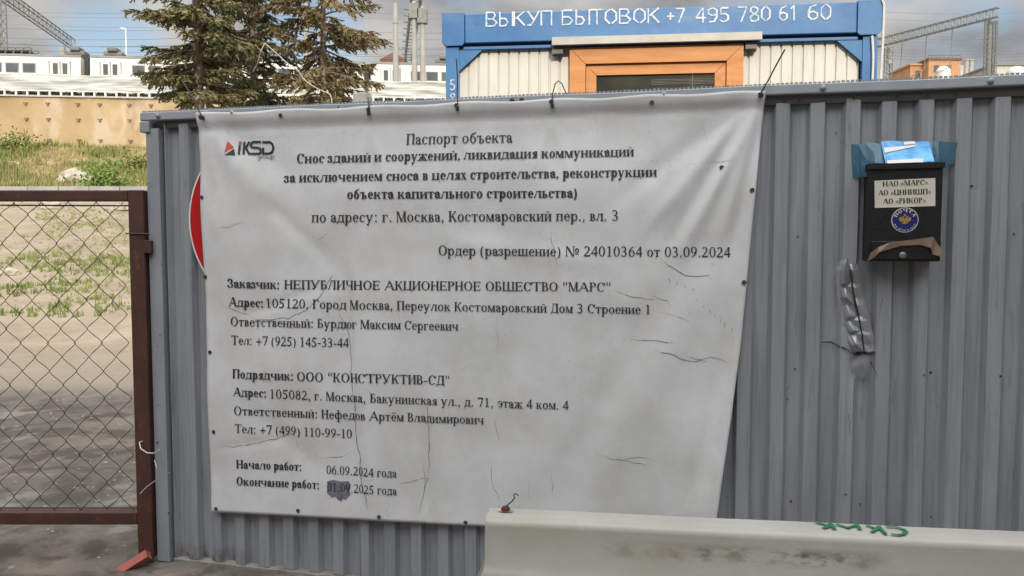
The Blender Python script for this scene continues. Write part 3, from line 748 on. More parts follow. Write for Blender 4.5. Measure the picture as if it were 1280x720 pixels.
def bp(px, py, off=0.0):
    x, z = fp(px, py, -.04)
    return (x, bdepth(px, py) - off, z)
bnr = thing('banner', 'large worn white construction permit banner printed in black, hung on the grey fence', 'banner', (fp(600, 640, -.04)[0], -.04, fp(600, 640, -.04)[1]), FM)
NB, NA = 150, 190
rows = []
for i in range(NB + 1):
    b_ = i / NB; row = []
    (lx, ly), (rx, ry) = edgeL(b_), edgeR(b_)
    for j in range(NA + 1):
        a = j / NA
        px = lx + (rx - lx) * a; py = ly + (ry - ly) * a
        py += 2.2 * (.5 - .5 * math.cos(2 * math.pi * (px - 253) / 111.5)) * (1 - b_) ** 8        # the hem sags a little between ties
        row.append(bp(px, py))
    rows.append(row)
cl = MB(); cl.grid(rows); clo = cl.build('vinyl_sheet', m_banner, bnr, smooth=True, fix=False)
sol = clo.modifiers.new('thickness', 'SOLIDIFY'); sol.thickness = .0008; sol.offset = 1

def text_on(fmap, text, p0, p1, cap, bold, off, name, mt, parent):
    polys, wid = layout(text, bold)
    mb = MB()
    dxb = p1[0] - p0[0]; dyb = p1[1] - p0[1]
    for i, p in enumerate(polys):
        vs = []
        for gx, gy in p:
            k = gx / wid
            vs.append(fmap(p0[0] + dxb * k, p0[1] + dyb * k - gy * cap / 660, off + (i % 7) * 4e-5))
        mb.add(vs, [tuple(range(len(vs)))])
    return mb.build(name, mt, parent, fix=False)
LINES = [
    ('Паспорт объекта', (508, 181), (641, 178.2), 13.6, 0),
    ('Снос зданий и сооружений, ликвидация коммуникаций', (371, 204.5), (793, 195.5), 12.4, 1),
    ('за исключением сноса в целях строительства, реконструкции', (356, 228.3), (821.5, 221), 12.4, 1),
    ('объекта капитального строительства)', (435.5, 249), (723, 247.4), 12.4, 1),
    ('по адресу: г. Москва, Костомаровский пер., вл. 3', (391.5, 278), (774.5, 276), 13, 0),
    ('Ордер (разрешение) № 24010364 от 03.09.2024', (549.5, 319), (913.5, 321.5), 12.4, 0),
    ('Заказчик:', (286, 359.4), (352.5, 361), 11.4, 1),
    ('НЕПУБЛИЧНОЕ АКЦИОНЕРНОЕ ОБЩЕСТВО "МАРС"', (358, 361), (765, 364), 11.2, 0),
    ('Адрес:', (287.5, 382.5), (331.5, 384), 11.2, 1),
    ('105120, Город Москва, Переулок Костомаровский Дом 3 Строение 1', (333.5, 384.3), (814.5, 392.2), 11.4, 0),
    ('Ответственный: Бурдюг Максим Сергеевич', (289.5, 407), (575.5, 412.5), 11.2, 0),
    ('Тел: +7 (925) 145-33-44', (291, 430), (438.5, 433.8), 11.2, 0),
    ('Подрядчик:', (293, 472), (369.5, 474.8), 11.4, 1),
    ('ООО "КОНСТРУКТИВ-СД"', (373.5, 475.3), (565, 480.2), 11.4, 0),
    ('Адрес:', (294.3, 494.2), (336, 496), 11.0, 1),
    ('105082, г. Москва, Бакунинская ул., д. 71, этаж 4 ком. 4', (338.8, 497), (712, 511.6), 11.2, 0),
    ('Ответственный: Нефедов Артём Владимирович', (294.5, 517.8), (606, 529.4), 11, 0),
    ('Тел: +7 (499) 110-99-10', (295.5, 540), (442, 547), 11, 0),
    ('Начало работ:', (297, 584.4), (378.5, 587.8), 10.6, 1),
    ('06.09.2024 года', (409, 591.5), (497.5, 595.8), 10.6, 0),
    ('Окончание работ:', (297, 605.6), (401, 610.2), 10.6, 1),
    ('01.09.2025 года', (410, 613), (497.5, 617.8), 10.6, 0)]
for t_, a, c, cap, bo_ in LINES:
    text_on(bp, t_, a, c, cap, bo_, .0024, 'text_line', m_print, bnr)
def strokes(fmap, polys, name, mt, parent, off=.0024):
    mb = MB()
    for i, p in enumerate(polys): mb.add([fmap(x, y, off + (i % 7) * 5e-5) for x, y in p], [tuple(range(len(p)))])
    return mb.build(name, mt, parent, fix=False)
# logo: two-tone triangle, thick rounded letters, "group" beneath (units: px of a 3x enlargement whose origin is 140,0)
def lg(pts): return [(140 + x / 3, y / 3) for x, y in pts]
def path(pts, w):
    out = []
    for (x0, y0), (x1, y1) in zip(pts, pts[1:]):
        d = Vector((x1 - x0, y1 - y0)); l = d.length
        if l < 1e-6: continue
        d /= l; n = Vector((-d.y, d.x)) * w / 2; e = d * w * .3
        out.append([(x0 - n.x - e.x, y0 - n.y - e.y), (x1 - n.x + e.x, y1 - n.y + e.y), (x1 + n.x + e.x, y1 + n.y + e.y), (x0 + n.x - e.x, y0 + n.y - e.y)])
    return out
def ell(cx, cy, rx, ry, a0, a1, n=10): return [(cx + rx * math.cos(R(a0 + (a1 - a0) * i / n)), cy + ry * math.sin(R(a0 + (a1 - a0) * i / n))) for i in range(n + 1)]
lo = strokes(bp, [lg([(427, 572), (434, 528), (459, 553)]), lg([(473, 529), (484, 530), (484, 540), (473, 539)])], 'logo_red', m_printred, bnr)
bl = [lg([(427, 582), (460, 558), (466, 583)])]
for seg in ([(478, 545), (478, 577)], [(494, 533), (494, 577)], [(512, 533), (500, 553), (514, 577)], [(555, 532), (528, 532)] + ell(528, 543, 9, 11, -90, -200, 5)[1:] + [(522, 552), (548, 554)] + ell(548, 565, 8, 11, -90, 90, 5) + [(548, 576), (519, 576)], [(565, 533), (590, 533)] + ell(588, 554, 16, 21, -90, 90, 8) + [(565, 576), (565, 556)]):
    bl += [lg(p) for p in path(seg, 8.0)]
strokes(bp, bl, 'logo', m_print, bnr)
gr = []
for seg in (ell(550, 590, 4.5, 5, 0, 360), [(555, 585), (555, 598)] + ell(550, 598, 5, 4, 0, 150, 5), [(560, 585), (560, 596)], ell(564, 590, 4, 5, 180, 290, 5), ell(573, 590, 5, 5, 0, 360), [(582, 585), (582, 591)] + ell(586.5, 591, 4.5, 4.5, 180, 0, 6) + [(591, 585), (591, 596)], [(597, 585), (597, 602)], ell(602, 590, 4.5, 5, 0, 360)):
    gr += [lg(p) for p in path(seg, 1.5)]
strokes(bp, gr, 'logo', m_print, bnr)
# smudge over the end date
sm = [(410, 601), (418, 599), (428, 601), (437, 600.5), (440, 605), (438, 612), (440, 617), (436, 621), (433, 624), (430, 622), (428, 626), (424, 624), (421, 620), (416, 621), (410, 615), (411, 607)]
strokes(bp, [sm], 'smudge', m_smudge, bnr, .0012)
# creases and cracks in the vinyl
rr = random.Random(3)
def crack(pts, w=.0012, jit=1.6):
    out = []
    for (x0, y0), (x1, y1) in zip(pts, pts[1:]):
        n = max(2, int(math.hypot(x1 - x0, y1 - y0) / 7))
        out += [(x0 + (x1 - x0) * i / n + rr.uniform(-jit, jit) * (i > 0), y0 + (y1 - y0) * i / n + rr.uniform(-jit, jit) * (i > 0)) for i in range(n)]
    out.append(pts[-1]); return out, w
CR = [crack([(423, 338), (412, 352), (406, 365), (390, 383), (364, 398), (318, 398)]), crack([(318, 397), (296, 388), (276, 382)], .0008),
      crack([(424, 385), (436, 410), (440, 440), (442, 480), (446, 520)], .0011), crack([(445, 500), (447, 545), (451, 565), (453, 600), (461, 635)], .0014), crack([(448, 560), (430, 570), (405, 572)], .0009),
      crack([(276, 558), (310, 556), (345, 549), (368, 541)], .0011), crack([(368, 541), (374, 560)], .0007), crack([(534, 500), (537, 540), (538, 560), (536, 590)], .0013), crack([(536, 590), (530, 620), (526, 640)], .0013), crack([(530, 577), (531, 610)], .0009), crack([(496, 605), (512, 602), (536, 597)], .0008),
      crack([(788, 423), (810, 425), (842, 427)], .0012), crack([(818, 437), (836, 441), (858, 450), (884, 452)], .0015), crack([(858, 444), (872, 449), (893, 447), (910, 453)], .0011), crack([(768, 362), (790, 371), (818, 374)], .0009), crack([(826, 390), (846, 395), (862, 403)], .0009), crack([(810, 368), (835, 376), (838, 383)], .0008),
      crack([(825, 322), (842, 335), (856, 344), (886, 344)], .0014), crack([(690, 290), (694, 318), (697, 334)], .0010), crack([(622, 400), (624, 425), (622, 437)], .0008), crack([(748, 568), (780, 574), (808, 580)], .0011), crack([(775, 573), (800, 570), (818, 575)], .0008), crack([(614, 575), (616, 600), (625, 625)], .0009),
      crack([(274, 286), (290, 284), (308, 277)], .0010), crack([(395, 304), (412, 290)], .0009), crack([(878, 152), (884, 176)], .0008), crack([(885, 202), (915, 201)], .0013), crack([(248, 155), (262, 160)], .0012), crack([(290, 170), (281, 163)], .0008), crack([(752, 465), (752, 485)], .0008), crack([(661, 600), (661, 622)], .0009), crack([(690, 590), (692, 618)], .0008), crack([(430, 175), (425, 190)], .0006)]
for pts, w in CR:
    cm = MB()
    for i in range(len(pts) - 1):
        (x0, y0), (x1, y1) = pts[i], pts[i + 1]
        d = Vector((x1 - x0, y1 - y0))
        if d.length < .01: continue
        ww = w * 400 * rr.uniform(.5, 1.15) * min(1, (i + .5) * .5, (len(pts) - 1 - i) * .5)
        n = Vector((-d.y, d.x)).normalized() * ww
        cm.add([bp(x0 - n.x, y0 - n.y, .0010), bp(x1 - n.x, y1 - n.y, .0010), bp(x1 + n.x, y1 + n.y, .0010), bp(x0 + n.x, y0 + n.y, .0010)], [(0, 1, 2, 3)])
    cm.build('crack', m_crease, bnr, fix=False)
cm = MB()
for x0, y0, dx, dy, n, s in ((836, 348, 10, 4, 4, 5), (872, 375, 7, 6, 7, 4), (619, 526, 1.2, 5, 5, 5), (808, 312, 6, 5, 4, 3), (430, 500, 3, 2, 3, 2), (485, 636, 1, 4, 3, 1.5), (540, 632, 1, 4, 2, 2), (862, 205, 7, -.4, 8, 1.2), (700, 165, 8, 0, 16, .8), (305, 170, 8, .2, 12, .8), (595, 214, 8, 0, 10, .7), (780, 203, 7, -.3, 12, 1)):
    for i in range(n):
        x, y = x0 + dx * i + rr.uniform(-1, 1), y0 + dy * i + rr.uniform(-1, 1)
        a, c_ = rr.uniform(-.4, .4) * s, rr.uniform(.6, 1.3) * s
        cm.add([bp(x - .35, y, .0011), bp(x + .35, y, .0011), bp(x + a + .2, y + c_, .0011), bp(x + a - .2, y + c_, .0011)], [(0, 1, 2, 3)])
cm.build('scuff', m_crease, bnr, fix=False)
EYES = [(253, 147), (353, 145), (462, 138), (572, 133), (690, 128), (815, 129), (951, 120), (255, 247), (257.5, 346), (264, 440), (269, 539), (272, 635), (374, 637.5), (475.5, 645), (583, 652), (940, 238), (930, 353), (902, 210)]
for px, py in EYES:
    x, y, z = bp(px, py)
    mb = MB(); mb.lathe([(.0085, -.0012), (.0085, -.0032), (.0055, -.0036), (.0040, -.002)], (x, y, z), 12)
    mb.build('eyelet', m_rust if (px, py) == (257.5, 346) else m_eyelet, bnr)
# cable ties and wires through the top eyelets
def tie(pts3, r, label, group='black cable ties holding the banner'):
    p = pts3[0]
    t = MB(); t.tube(pts3, r, 6)
    q = Vector(pts3[0]); t.box(q.x - .006, q.y - .006, q.z - .010, q.x + .006, q.y + .004, q.z + .006, .001)
    return tag(t.build('cable_tie', m_black, None, M=FM, base=p), label, 'cable tie', group)
def F3(px, py, y): x, z = fp(px, py, y); return (x, y, z)
tie([F3(253.5, 147, -.060), F3(250, 141, -.062), F3(244, 128, -.060), F3(236, 114, -.055), F3(227, 100, -.045)], .0028, 'black tie with a long tail, at the upper left corner of the banner')
tie([F3(461, 141, -.057), F3(461, 134, -.060), F3(461, 128, -.055), F3(460, 122, -.03)], .0028, 'short black tie on the banner hem just right of the spruces')
tie([F3(572, 135, -.057), F3(572, 128, -.060), F3(571.5, 118, -.05), F3(572, 100, -.045), F3(570.5, 74, -.04)], .0024, 'black tie standing up straight in front of the blue cabin post')
tie([F3(690.5, 132, -.057), F3(690, 126, -.060), F3(691, 116, -.055), F3(694, 105, -.05), F3(698, 101, -.05), F3(702, 104, -.05), F3(708, 118, -.035)], .0022, 'black tie with its tail bent into an arch over the fence')
tie([F3(950, 118, -.060), F3(953, 113, -.062), F3(960, 101, -.06), F3(971, 80, -.05), F3(981, 62, -.045)], .0028, 'black tie with a stiff tail, at the upper right corner of the banner')

# ------------------------------------------------------------------ round no-entry sign half hidden behind the banner
cx, cz = fp(236, 276, -.0292); rad = .386; cx += rad
sg = thing('road_sign', 'round red road sign with a pale rim, mostly hidden behind the banner', 'sign', (cx, -.029, cz - rad), FM)
mb = MB(); mb.lathe([(rad, .0005), (rad, -.0008)], (cx, -.0290, cz), 72); mb.build('rim', m_white, sg)
mb = MB(); mb.lathe([(rad * .98, 0), (rad * .98, -.0005)], (cx, -.0301, cz), 72); mb.build('red_face', m_red, sg)

# ------------------------------------------------------------------ letterbox
x0, z1 = fp(1087, 207, -.11); x1, z0 = fp(1176, 327, -.11)
YB, YF = -.0285, -.105
lb = thing('letterbox', 'black metal letterbox with a paper label, taped to the grey fence', 'letterbox', ((x0 + x1) / 2, -.06, z0), FM)
mb = MB(); mb.box(x0, YF, z0, x1, YB, z1, .004); mb.build('body', m_mailbox, lb)
mb = MB(); mb.prism([(x0 - .004, z1 - .012), (x1 + .004, z1 - .012), (x1 + .004, z1 + .006), (x0 - .004, z1 + .006)], YF - .008, YB + .002); lid = mb.build('lid', m_mailbox, lb)
mb = MB(); zl = z0 + (z1 - z0) * .20
mb.box(x0 + .012, YF - .006, z0 + .006, x1 - .012, YF - .001, zl + .004, .002); dr = mb.build('door', m_mailbox, lb)
lx, lz = fp(1127.5, 319, YF); mb = MB(); mb.lathe([(.011, 0), (.011, -.005), (.005, -.007)], (lx, YF - .006, lz), 16); mb.build('lock', m_steel, dr)
def lp(px, py, off=0.0): x, z = fp(px, py, YF); return (x, YF - .0015 - off, z)
mb = MB(); q = [fp(1093, 226, YF), fp(1169, 222.5, YF), fp(1169, 257.5, YF), fp(1093.5, 260, YF)]; mb.prism(q[::-1], YF - .0012, YF - .0003); pl = mb.build('paper_label', m_label, lb)
for t_, a, c in (('НАО «МАРС»', (1103, 233.5), (1160, 231)), ('АО «ЦНИИШП»', (1097.5, 244.5), (1164, 242.5)), ('АО «РИКОР»', (1103.5, 255), (1157.5, 253.5))):
    text_on(lp, t_, a, c, 6.6, 1, .0003, 'text_line', m_print, pl)
ecx, ecz = fp(1131, 275, YF); er = (fp(1148, 275, YF)[0] - fp(1114, 275, YF)[0]) / 2
em = MB(); em.lathe([(er, 0), (er, -.0008)], (ecx, YF - .0004, ecz), 40); emo = em.build('emblem', m_label, lb)
em = MB(); em.lathe([(er * .94, 0), (er * .94, -.0006)], (ecx, YF - .0013, ecz), 40); em.build('emblem_field', m_navy, emo)
eg = MB(); ye = YF - .0024
def ep(u, v): return (ecx + u * er * .78, ye, ecz + v * er * .78)
for s in (-1, 1):
    for pol in ([(0.02, .10), (.10, .34), (.24, .42), (.34, .34), (.24, .30), (.20, .12)], [(.12, .12), (.30, .22), (.52, .30), (.58, .12), (.50, -.10), (.30, -.20), (.10, -.10)], [(0, -.15), (.12, -.15), (.20, -.34), (0, -.42)], [(.0, .12), (.12, .10), (.12, -.16), (0, -.16)], [(.12, -.22), (.30, -.30), (.26, -.40), (.10, -.30)]):
        eg.add([ep(s * u, v) for u, v in pol], [tuple(range(len(pol)))]); ye -= 2e-5
eg.add([ep(-.10, .42), ep(.10, .42), ep(.13, .54), ep(0, .60), ep(-.13, .54)], [(0, 1, 2, 3, 4)])
eg.build('eagle', m_gold, emo, fix=False)
et = MB(); ey_i = 0
def arc_text(mb, txt, r, a0, a1, size, bold):
    n = len(txt)
    for i, ch in enumerate(txt):
        if ch == ' ': continue
        P, wd = glyph(ch, bold); am = a0 + (a1 - a0) * i / (n - 1)
        up = 1 if r > 0 else -1; rr_ = abs(r)
        for k, p in enumerate(P):
            vs = []
            for gx, gy in p:
                xx = (gx - wd / 2) / 660 * size; yy = gy / 660 * size
                if up > 0: an = R(am) - xx / rr_; rad_ = rr_ + yy
                else: an = R(am) + xx / rr_; rad_ = rr_ - yy
                vs.append((ecx + er * rad_ * math.cos(an), YF - .0025 - (k % 7) * 3e-5, ecz + er * rad_ * math.sin(an)))
            mb.add(vs, [tuple(range(len(vs)))])
arc_text(et, 'ПОЧТА', .64, 148, 32, .24, 1)
arc_text(et, 'для писем и газет', -.88, 205, 335, .16, 0)
et.build('emblem_text', m_label, emo, fix=False)
# brown tape over the bottom, drooping ends
mb = MB()
tp = [((1088, 316), (1084, 327)), ((1098, 309), (1094, 321)), ((1112, 303), (1099, 315)), ((1128, 301), (1128, 307)), ((1146, 299), (1150, 306)), ((1166, 296), (1163, 310)), ((1170, 302), (1166, 318)), ((1178, 313), (1174, 320)), ((1181, 321), (1178, 328))]
rowsT = [[], []]
for i, (a, c) in enumerate(tp):
    wv = .0035 * math.sin(i * 2.3)
    for k, p in enumerate((a, c)):
        x, z = fp(p[0], p[1], YF - .012); rowsT[k].append((x, YF - .0125 + wv, z))
mb.grid(rowsT); t_o = mb.build('brown_tape', m_tapebrown, lb, fix=False); sm_ = t_o.modifiers.new('thickness', 'SOLIDIFY'); sm_.thickness = .0006
# blue tape band above, its ends stuck to the ribs, and a piece of printed sky-blue paper
m_tapeblue.node_tree.nodes['Principled BSDF'].inputs['Alpha'].default_value = .6
def tape(pts_top, pts_bot, yf, name, mt, par):
    mb = MB(); rows = []
    for k in (0, .5, 1):
        row = []
        for i, (a, c) in enumerate(zip(pts_top, pts_bot)):
            px, py = a[0] + (c[0] - a[0]) * k, a[1] + (c[1] - a[1]) * k
            x, z = fp(px, py, -.03); row.append((x, yf(x, k) + rr.uniform(-.0005, .0005), z))
        rows.append(row)
    mb.grid(rows); o = mb.build(name, mt, par, fix=False)
    s_ = o.modifiers.new('thickness', 'SOLIDIFY'); s_.thickness = .0004
    return o
n_ = 16
tt_ = [(1064 + (1197 - 1064) * i / n_, 180 - 3 * i / n_ + rr.uniform(-1.2, 1.2)) for i in range(n_ + 1)]
tb_ = [(1066 + (1192 - 1066) * i / n_, (222 if i < 3 or 13 <= i < 15 else 206) + rr.uniform(-2, 2)) for i in range(n_ + 1)]
tape(tt_, tb_, lambda x, k: (-.030 - .055 * ss(x0 - .03, x0 + .015, x) * ss(x1 + .03, x1 - .015, x) * (k * .8 + .2)), 'blue_tape', m_tapeblue, lb)
tt2 = [(1100 + 60 * i / 8, 177 + rr.uniform(-.8, .8)) for i in range(9)]; tb2 = [(1101 + 59 * i / 8, 208 - 3 * i / 8 + rr.uniform(-.8, .8)) for i in range(9)]
tape(tt2, tb2, lambda x, k: -.040 - .060 * k, 'printed_paper', m_skyblue, lb)
mb = MB()
for a, c_, d_, e_ in (((1102, 186), (1142, 182), (1142, 184), (1102, 193)), ((1128, 178), (1142, 177), (1142, 181), (1128, 182)), ((1103, 203), (1150, 200), (1150, 205), (1103, 207))):
    vs = []
    for p in (a, c_, d_, e_):
        x, z = fp(p[0], p[1], -.03); k = (p[1] - 177) / 30; vs.append((x, -.040 - .060 * k - .003, z))
    mb.add(vs, [(0, 1, 2, 3)])
mb.build('white_strip', m_white, lb, fix=False)

# ------------------------------------------------------------------ white plastic road barrier in front
BYAW = R(7.4)
BH = .70; bD = (1.4 - BH) * F_PX / (634 - 305)
b0 = EYE + ray(613, 634) * ((BH - EYE.z) / ray(613, 634).z); b0.z = 0
BM = Matrix.Translation(b0) @ Matrix.Rotation(-BYAW, 4, 'Z')
bar = thing('road_barrier', 'dirty white plastic road barrier with a green scrawl along its top', 'barrier', (.9, -.04, 0), BM)
LEN = 2.0
#  cross-section (y, z): rear bottom .. top .. front bottom
secB = [(.16, .0), (.16, .16), (.075, .30), (.035, .50), (.006, BH - .10), (.0, BH - .012), (-.006, BH), (-.038, BH + .001), (-.082, BH), (-.090, BH - .006), (-.094, BH - .018), (-.099, BH - .115), (-.111, BH - .128), (-.116, BH - .145), (-.121, .44), (-.15, .30), (-.235, .16), (-.235, 0)]
mb = MB(); rowsB = []
NBX = 60
for i in range(NBX + 1):
    x = LEN * i / NBX; row = []
    for (y, z) in secB:
        flare = max(0, (BH - .02 - z)) * .22 if z > .3 else .085
        xx = x
        if i == 0: xx = x - flare * ss(BH - .10, BH - .2, z) * .5 - max(0, BH - .13 - z) * .28 * (z > .2) - (.1 if z <= .2 else 0)
        if i == 1: xx = .012 + .002 - (flare * ss(BH - .10, BH - .2, z) * .5 + max(0, BH - .13 - z) * .28 * (z > .2) + (.1 if z <= .2 else 0)) * .85
        wz = mnoise.noise(Vector((x * 2.5, y * 3, z * 4))) * .003
        row.append((xx, y * (1 if i not in (0,) else .93) + wz, z + (wz if z > .4 else 0)))
    rowsB.append(row)
mb.grid(rowsB); n0 = 0
nS = len(secB)
mb.f.append(tuple(range(nS))); mb.f.append(tuple(NBX * nS + k for k in range(nS - 1, -1, -1)))
m_b2 = m_barrier
overlay(m_b2, (.075, .055, .038), 16, .43, .57, (1, 1, 2), .95, zrange=[(0, (-.62, -.50), (.10, -.02)), (2, (BH - .085, BH - .070), (BH - .030, BH - .050)), (1, (.0, -.02), (-1, -.9))], seed=3)
overlay(m_b2, (.09, .07, .05), 9, .42, .58, (1, 1, 2), .9, zrange=[(0, (.02, .10), (.42, .3)), (2, (BH - .16, BH - .13), (BH - .08, BH - .10)), (1, (.0, -.02), (-1, -.9))], seed=6)
overlay(m_b2, (.29, .28, .235), 5, .36, .62, (1, 1, 1.6), .8, zrange=[(1, (-.02, -.032), (-1, -.9))], seed=2)
body = mb.build('body', m_b2, bar, fix=True); sharp(body, 40)
rx_, ry_ = on_plane(632, 636, BM, -.03)[0], -.03
mb = MB(); mb.lathe([(.012, 0), (.012, .008), (.008, .014)], (rx_, ry_, BH + .001), 10, 'z'); bolt = mb.build('bolt', m_rust, bar)
BASE[bolt.name] = BASE[bar.name]
mb = MB(); mb.tube([(rx_, ry_, BH + .012), (rx_ + .008, ry_, BH + .022), (rx_ + .016, ry_, BH + .028), (rx_ + .024, ry_, BH + .040), (rx_ + .021, ry_, BH + .046), (rx_ + .026, ry_, BH + .050), (rx_ + .034, ry_, BH + .045)], .0018, 5); mb.build('wire', m_wire, bolt)
# rust stain round the bolt
mb = MB(); mb.add([(rx_ + .020 * math.cos(k * .52) * (1 + .25 * math.sin(k * 3)), ry_ + .013 * math.sin(k * .52), BH + .0045) for k in range(12)], [tuple(range(12))]); mb.build('rust_stain', mat('rust_stain', (.22, .12, .05), (.45, .40, .32), 60, .8), bar, fix=False)
# green scrawl on the top face, written from the other side
def topxy(px, py):
    Mi = BM.inverted(); o = Mi @ EYE; d = Mi.to_3x3() @ ray(px, py); p = o + d * ((BH + .0052 - o.z) / d.z)
    return p
SCR = [[(1020, 652.5), (1028, 655), (1040, 659)], [(1036, 654), (1040, 653)], [(1030, 661), (1040, 658)], [(1037, 653), (1042, 658), (1044, 662.5)], [(1046, 655.5), (1054, 658), (1062, 661)], [(1060, 660), (1068, 658), (1072, 656)], [(1071, 656), (1074, 659), (1076, 662.5)],
       [(1084, 657), (1090, 659), (1097, 661.5)], [(1091, 666), (1097, 662), (1099, 659)], [(1099, 658), (1103, 663), (1109, 669)], [(1109, 658.5), (1121, 659), (1130, 662), (1134, 665.5), (1131, 669), (1124, 670), (1116, 669)]]
mb = MB()
for pl_ in SCR:
    for (xa_, ya_), (xb_, yb_) in zip(pl_, pl_[1:]):
        a, c_ = topxy(xa_, ya_), topxy(xb_, yb_); d = (c_ - a); d.z = 0
        if d.length < 1e-6: continue
        n = Vector((-d.y, d.x, 0)).normalized() * .0048; e = d.normalized() * .0016
        zz = Vector((0, 0, len(mb.v) * 1e-6))
        mb.add([a - n - e + zz, c_ - n + e + zz, c_ + n + e + zz, a + n - e + zz], [(0, 1, 2, 3)])
for v in range(len(mb.v)):
    x, y, z = mb.v[v]; mb.v[v] = (x, min(-.001, max(-.088, y * .90)), z)
mb.build('scrawl', m_greenp, bar, fix=False)

# ------------------------------------------------------------------ chain-link gate
GD = 3.30
def gpt(px, py): p = at(px, py, GD); return p.x, p.z
gx1, gz0 = gpt(188, 700); gxr = gpt(180, 480)[0]
ST = .066
gate = thing('chain_link_gate', 'red-brown steel framed gate filled with chain-link mesh, beside the fence end', 'gate', (gxr - 1.2, GD, 0))
ztg = gpt(90, 238)[1]; zbg = gpt(90, 638)[1]
gl = gxr - 2.6
roll = .006
mb = MB(); mb.box(gxr - ST / 2, GD - .03, .015, gxr + ST / 2, GD + .03, ztg, .004); stl = mb.build('stile', m_rustbrown, gate)
mb = MB(); mb.box(gl - ST, GD - .03, .015, gl, GD + .03, ztg, .004); mb.build('stile', m_rustbrown, gate)
mb = MB(); mb.box(gl, GD - .028, ztg - .047, gxr - ST / 2 - .002, GD + .028, ztg - .001, .004); mb.build('rail', m_rustbrown, gate)
mb = MB(); mb.box(gl, GD - .028, zbg - .055, gxr - ST / 2 - .002, GD + .028, zbg, .004); mb.build('rail', m_rustbrown, gate)
mb = MB(); mb.tube([(gl, GD, ztg - .056), (gxr - ST / 2, GD, ztg - .066)], .0035, 6); mb.tube([(gl, GD, zbg + .012), (gxr - ST / 2, GD, zbg + .012)], .003, 6)
mb.build('tension_wire', m_wire, gate)
lk = MB(); PX = .118; PZ = .124; za, zb_ = zbg + .002, ztg - .05
nz = int((zb_ - za) / (PZ / 2)) + 1
i = 0; x = gxr - ST / 2 - PX * .5
fl2 = 1
while x > gl:
    pts = []; fl2 = -fl2
    for k in range(nz + 1):
        z = min(zb_, za + k * PZ / 2)
        s = (1 if k % 2 else -1) * fl2
        pts.append((x + s * PX * .25 + rr.uniform(-.003, .003) + .006 * math.sin(z * 3), GD + s * .003, z + rr.uniform(-.003, .003)))
    sp = []
    for a, c_ in zip(pts, pts[1:]):
        a, c_ = Vector(a), Vector(c_); sg_ = 1 if c_.x > a.x else -1
        sp += [a, a.lerp(c_, .25) + Vector((-sg_ * .0012, 0, .001)), a.lerp(c_, .75) + Vector((sg_ * .0012, 0, -.001))]
    sp.append(Vector(pts[-1]))
    lk.tube(sp, .0017, 5, False)
    x -= PX * .5
lk.build('chain_link_mesh', m_wire, gate, smooth=True)
hx, hz = gpt(186, 308)
mb = MB(); mb.box(gxr + ST / 2 - .002, GD - .034, hz - .030, gxr + ST / 2 + .030, GD + .01, hz + .026, .003); mb.tube([(gxr - ST / 2 - .01, GD - .034, hz + .056), (gxr + ST / 2 + .026, GD - .034, hz + .054)], .003, 6); mb.build('hinge', m_rustbrown, gate)
mb = MB(); a = at(186, 693, GD - .06); c_ = at(120, 735, GD - .10); mb.tube([a, c_], .026, 4); mb.build('foot_brace', m_braceRed, gate)
def wirept(px, py, D): return at(px, py, D)
wv = MB(); wv.tube([wirept(179, 551, 3.28), wirept(174, 553, 3.24), wirept(176, 561, 3.22), wirept(184, 566, 3.22), wirept(192, 566.5, 3.2), wirept(199, 562, 3.15)], .0022, 6)
wv.tube([wirept(175, 617, 3.24), wirept(184, 608, 3.22), wirept(195, 600, 3.2), wirept(196, 585, 3.18), wirept(193, 575, 3.2)], .0015, 5)
wo_ = wv.build('tie_wire', m_wirewhite, None, base=wirept(190, 566, 3.22)); tag(wo_, 'loop of white wire tying the gate stile to the fence', 'wire')

# ------------------------------------------------------------------ blue site cabin behind the fence
CYAW = R(5.8)
c0 = at(830, 305, 4.2); c0.z = 0
CM = Matrix.Translation(c0) @ Matrix.Rotation(-CYAW, 4, 'Z')
def cq(px, py, y=0.0): return on_plane(px, py, CM, y)
xL = cq(557, 60)[0]; xR = cq(1097, 60)[0]; zT = cq(830, 9)[1]; zB = zT - .165; DEPTH = 5.9
cab = thing('site_cabin', 'blue framed site cabin with cream walls and an orange wooden window', 'cabin', (0, 2.9, 0), CM)
PW = .075
mb = MB(); mb.box(xL + .11, -.006, zB, xR - .11, .09, zT - .004, .005); mb.build('roof_beam', m_blue, cab)
mb = MB(); mb.box(xL + .10, .003, zB - .034, xR - .10, .05, zB - .018, .002); mb.build('lower_flange', m_blue, cab)
mb = MB(); mb.box(xL + .10, .02, zB - .0175, xR - .10, .05, zB - .0005); mb.build('flange_gap_shadow', m_dark, cab)  # dark strip painted in for the shadow below the roof beam
for s, x in ((1, xL), (-1, xR)):
    for y0, y1 in ((-.014, .15), (DEPTH - .15, DEPTH + .014)):
        mb = MB(); mb.prism([(x - s * .018, zT - .16), (x + s * .01, zT - .178), (x + s * .095, zT - .178), (x + s * .108, zT - .165), (x + s * .108, zT), (x - s * .018, zT)], y0, y1); mb.build('corner_casting', m_blue, cab)
        yy = 0 if y0 < 0 else DEPTH - .1
        mb = MB(); mb.prism([(x, .3), (x + s * PW, .3), (x + s * PW, zT - .18), (x, zT - .18)], yy, yy + .1); mb.build('post', m_blue, cab)
    mb = MB(); mb.prism([(x + s * PW, zB - .036), (x + s * (PW + .13), zB - .036), (x + s * PW, zB - .15)], .006, .02); mb.build('gusset', m_blue, cab)
    mb = MB(); mb.box(x + s * .01, .1505 if True else 0, zB - .02, x + s * .09, DEPTH - .151, zT - .004, .004); mb.build('side_beam', m_blue, cab)
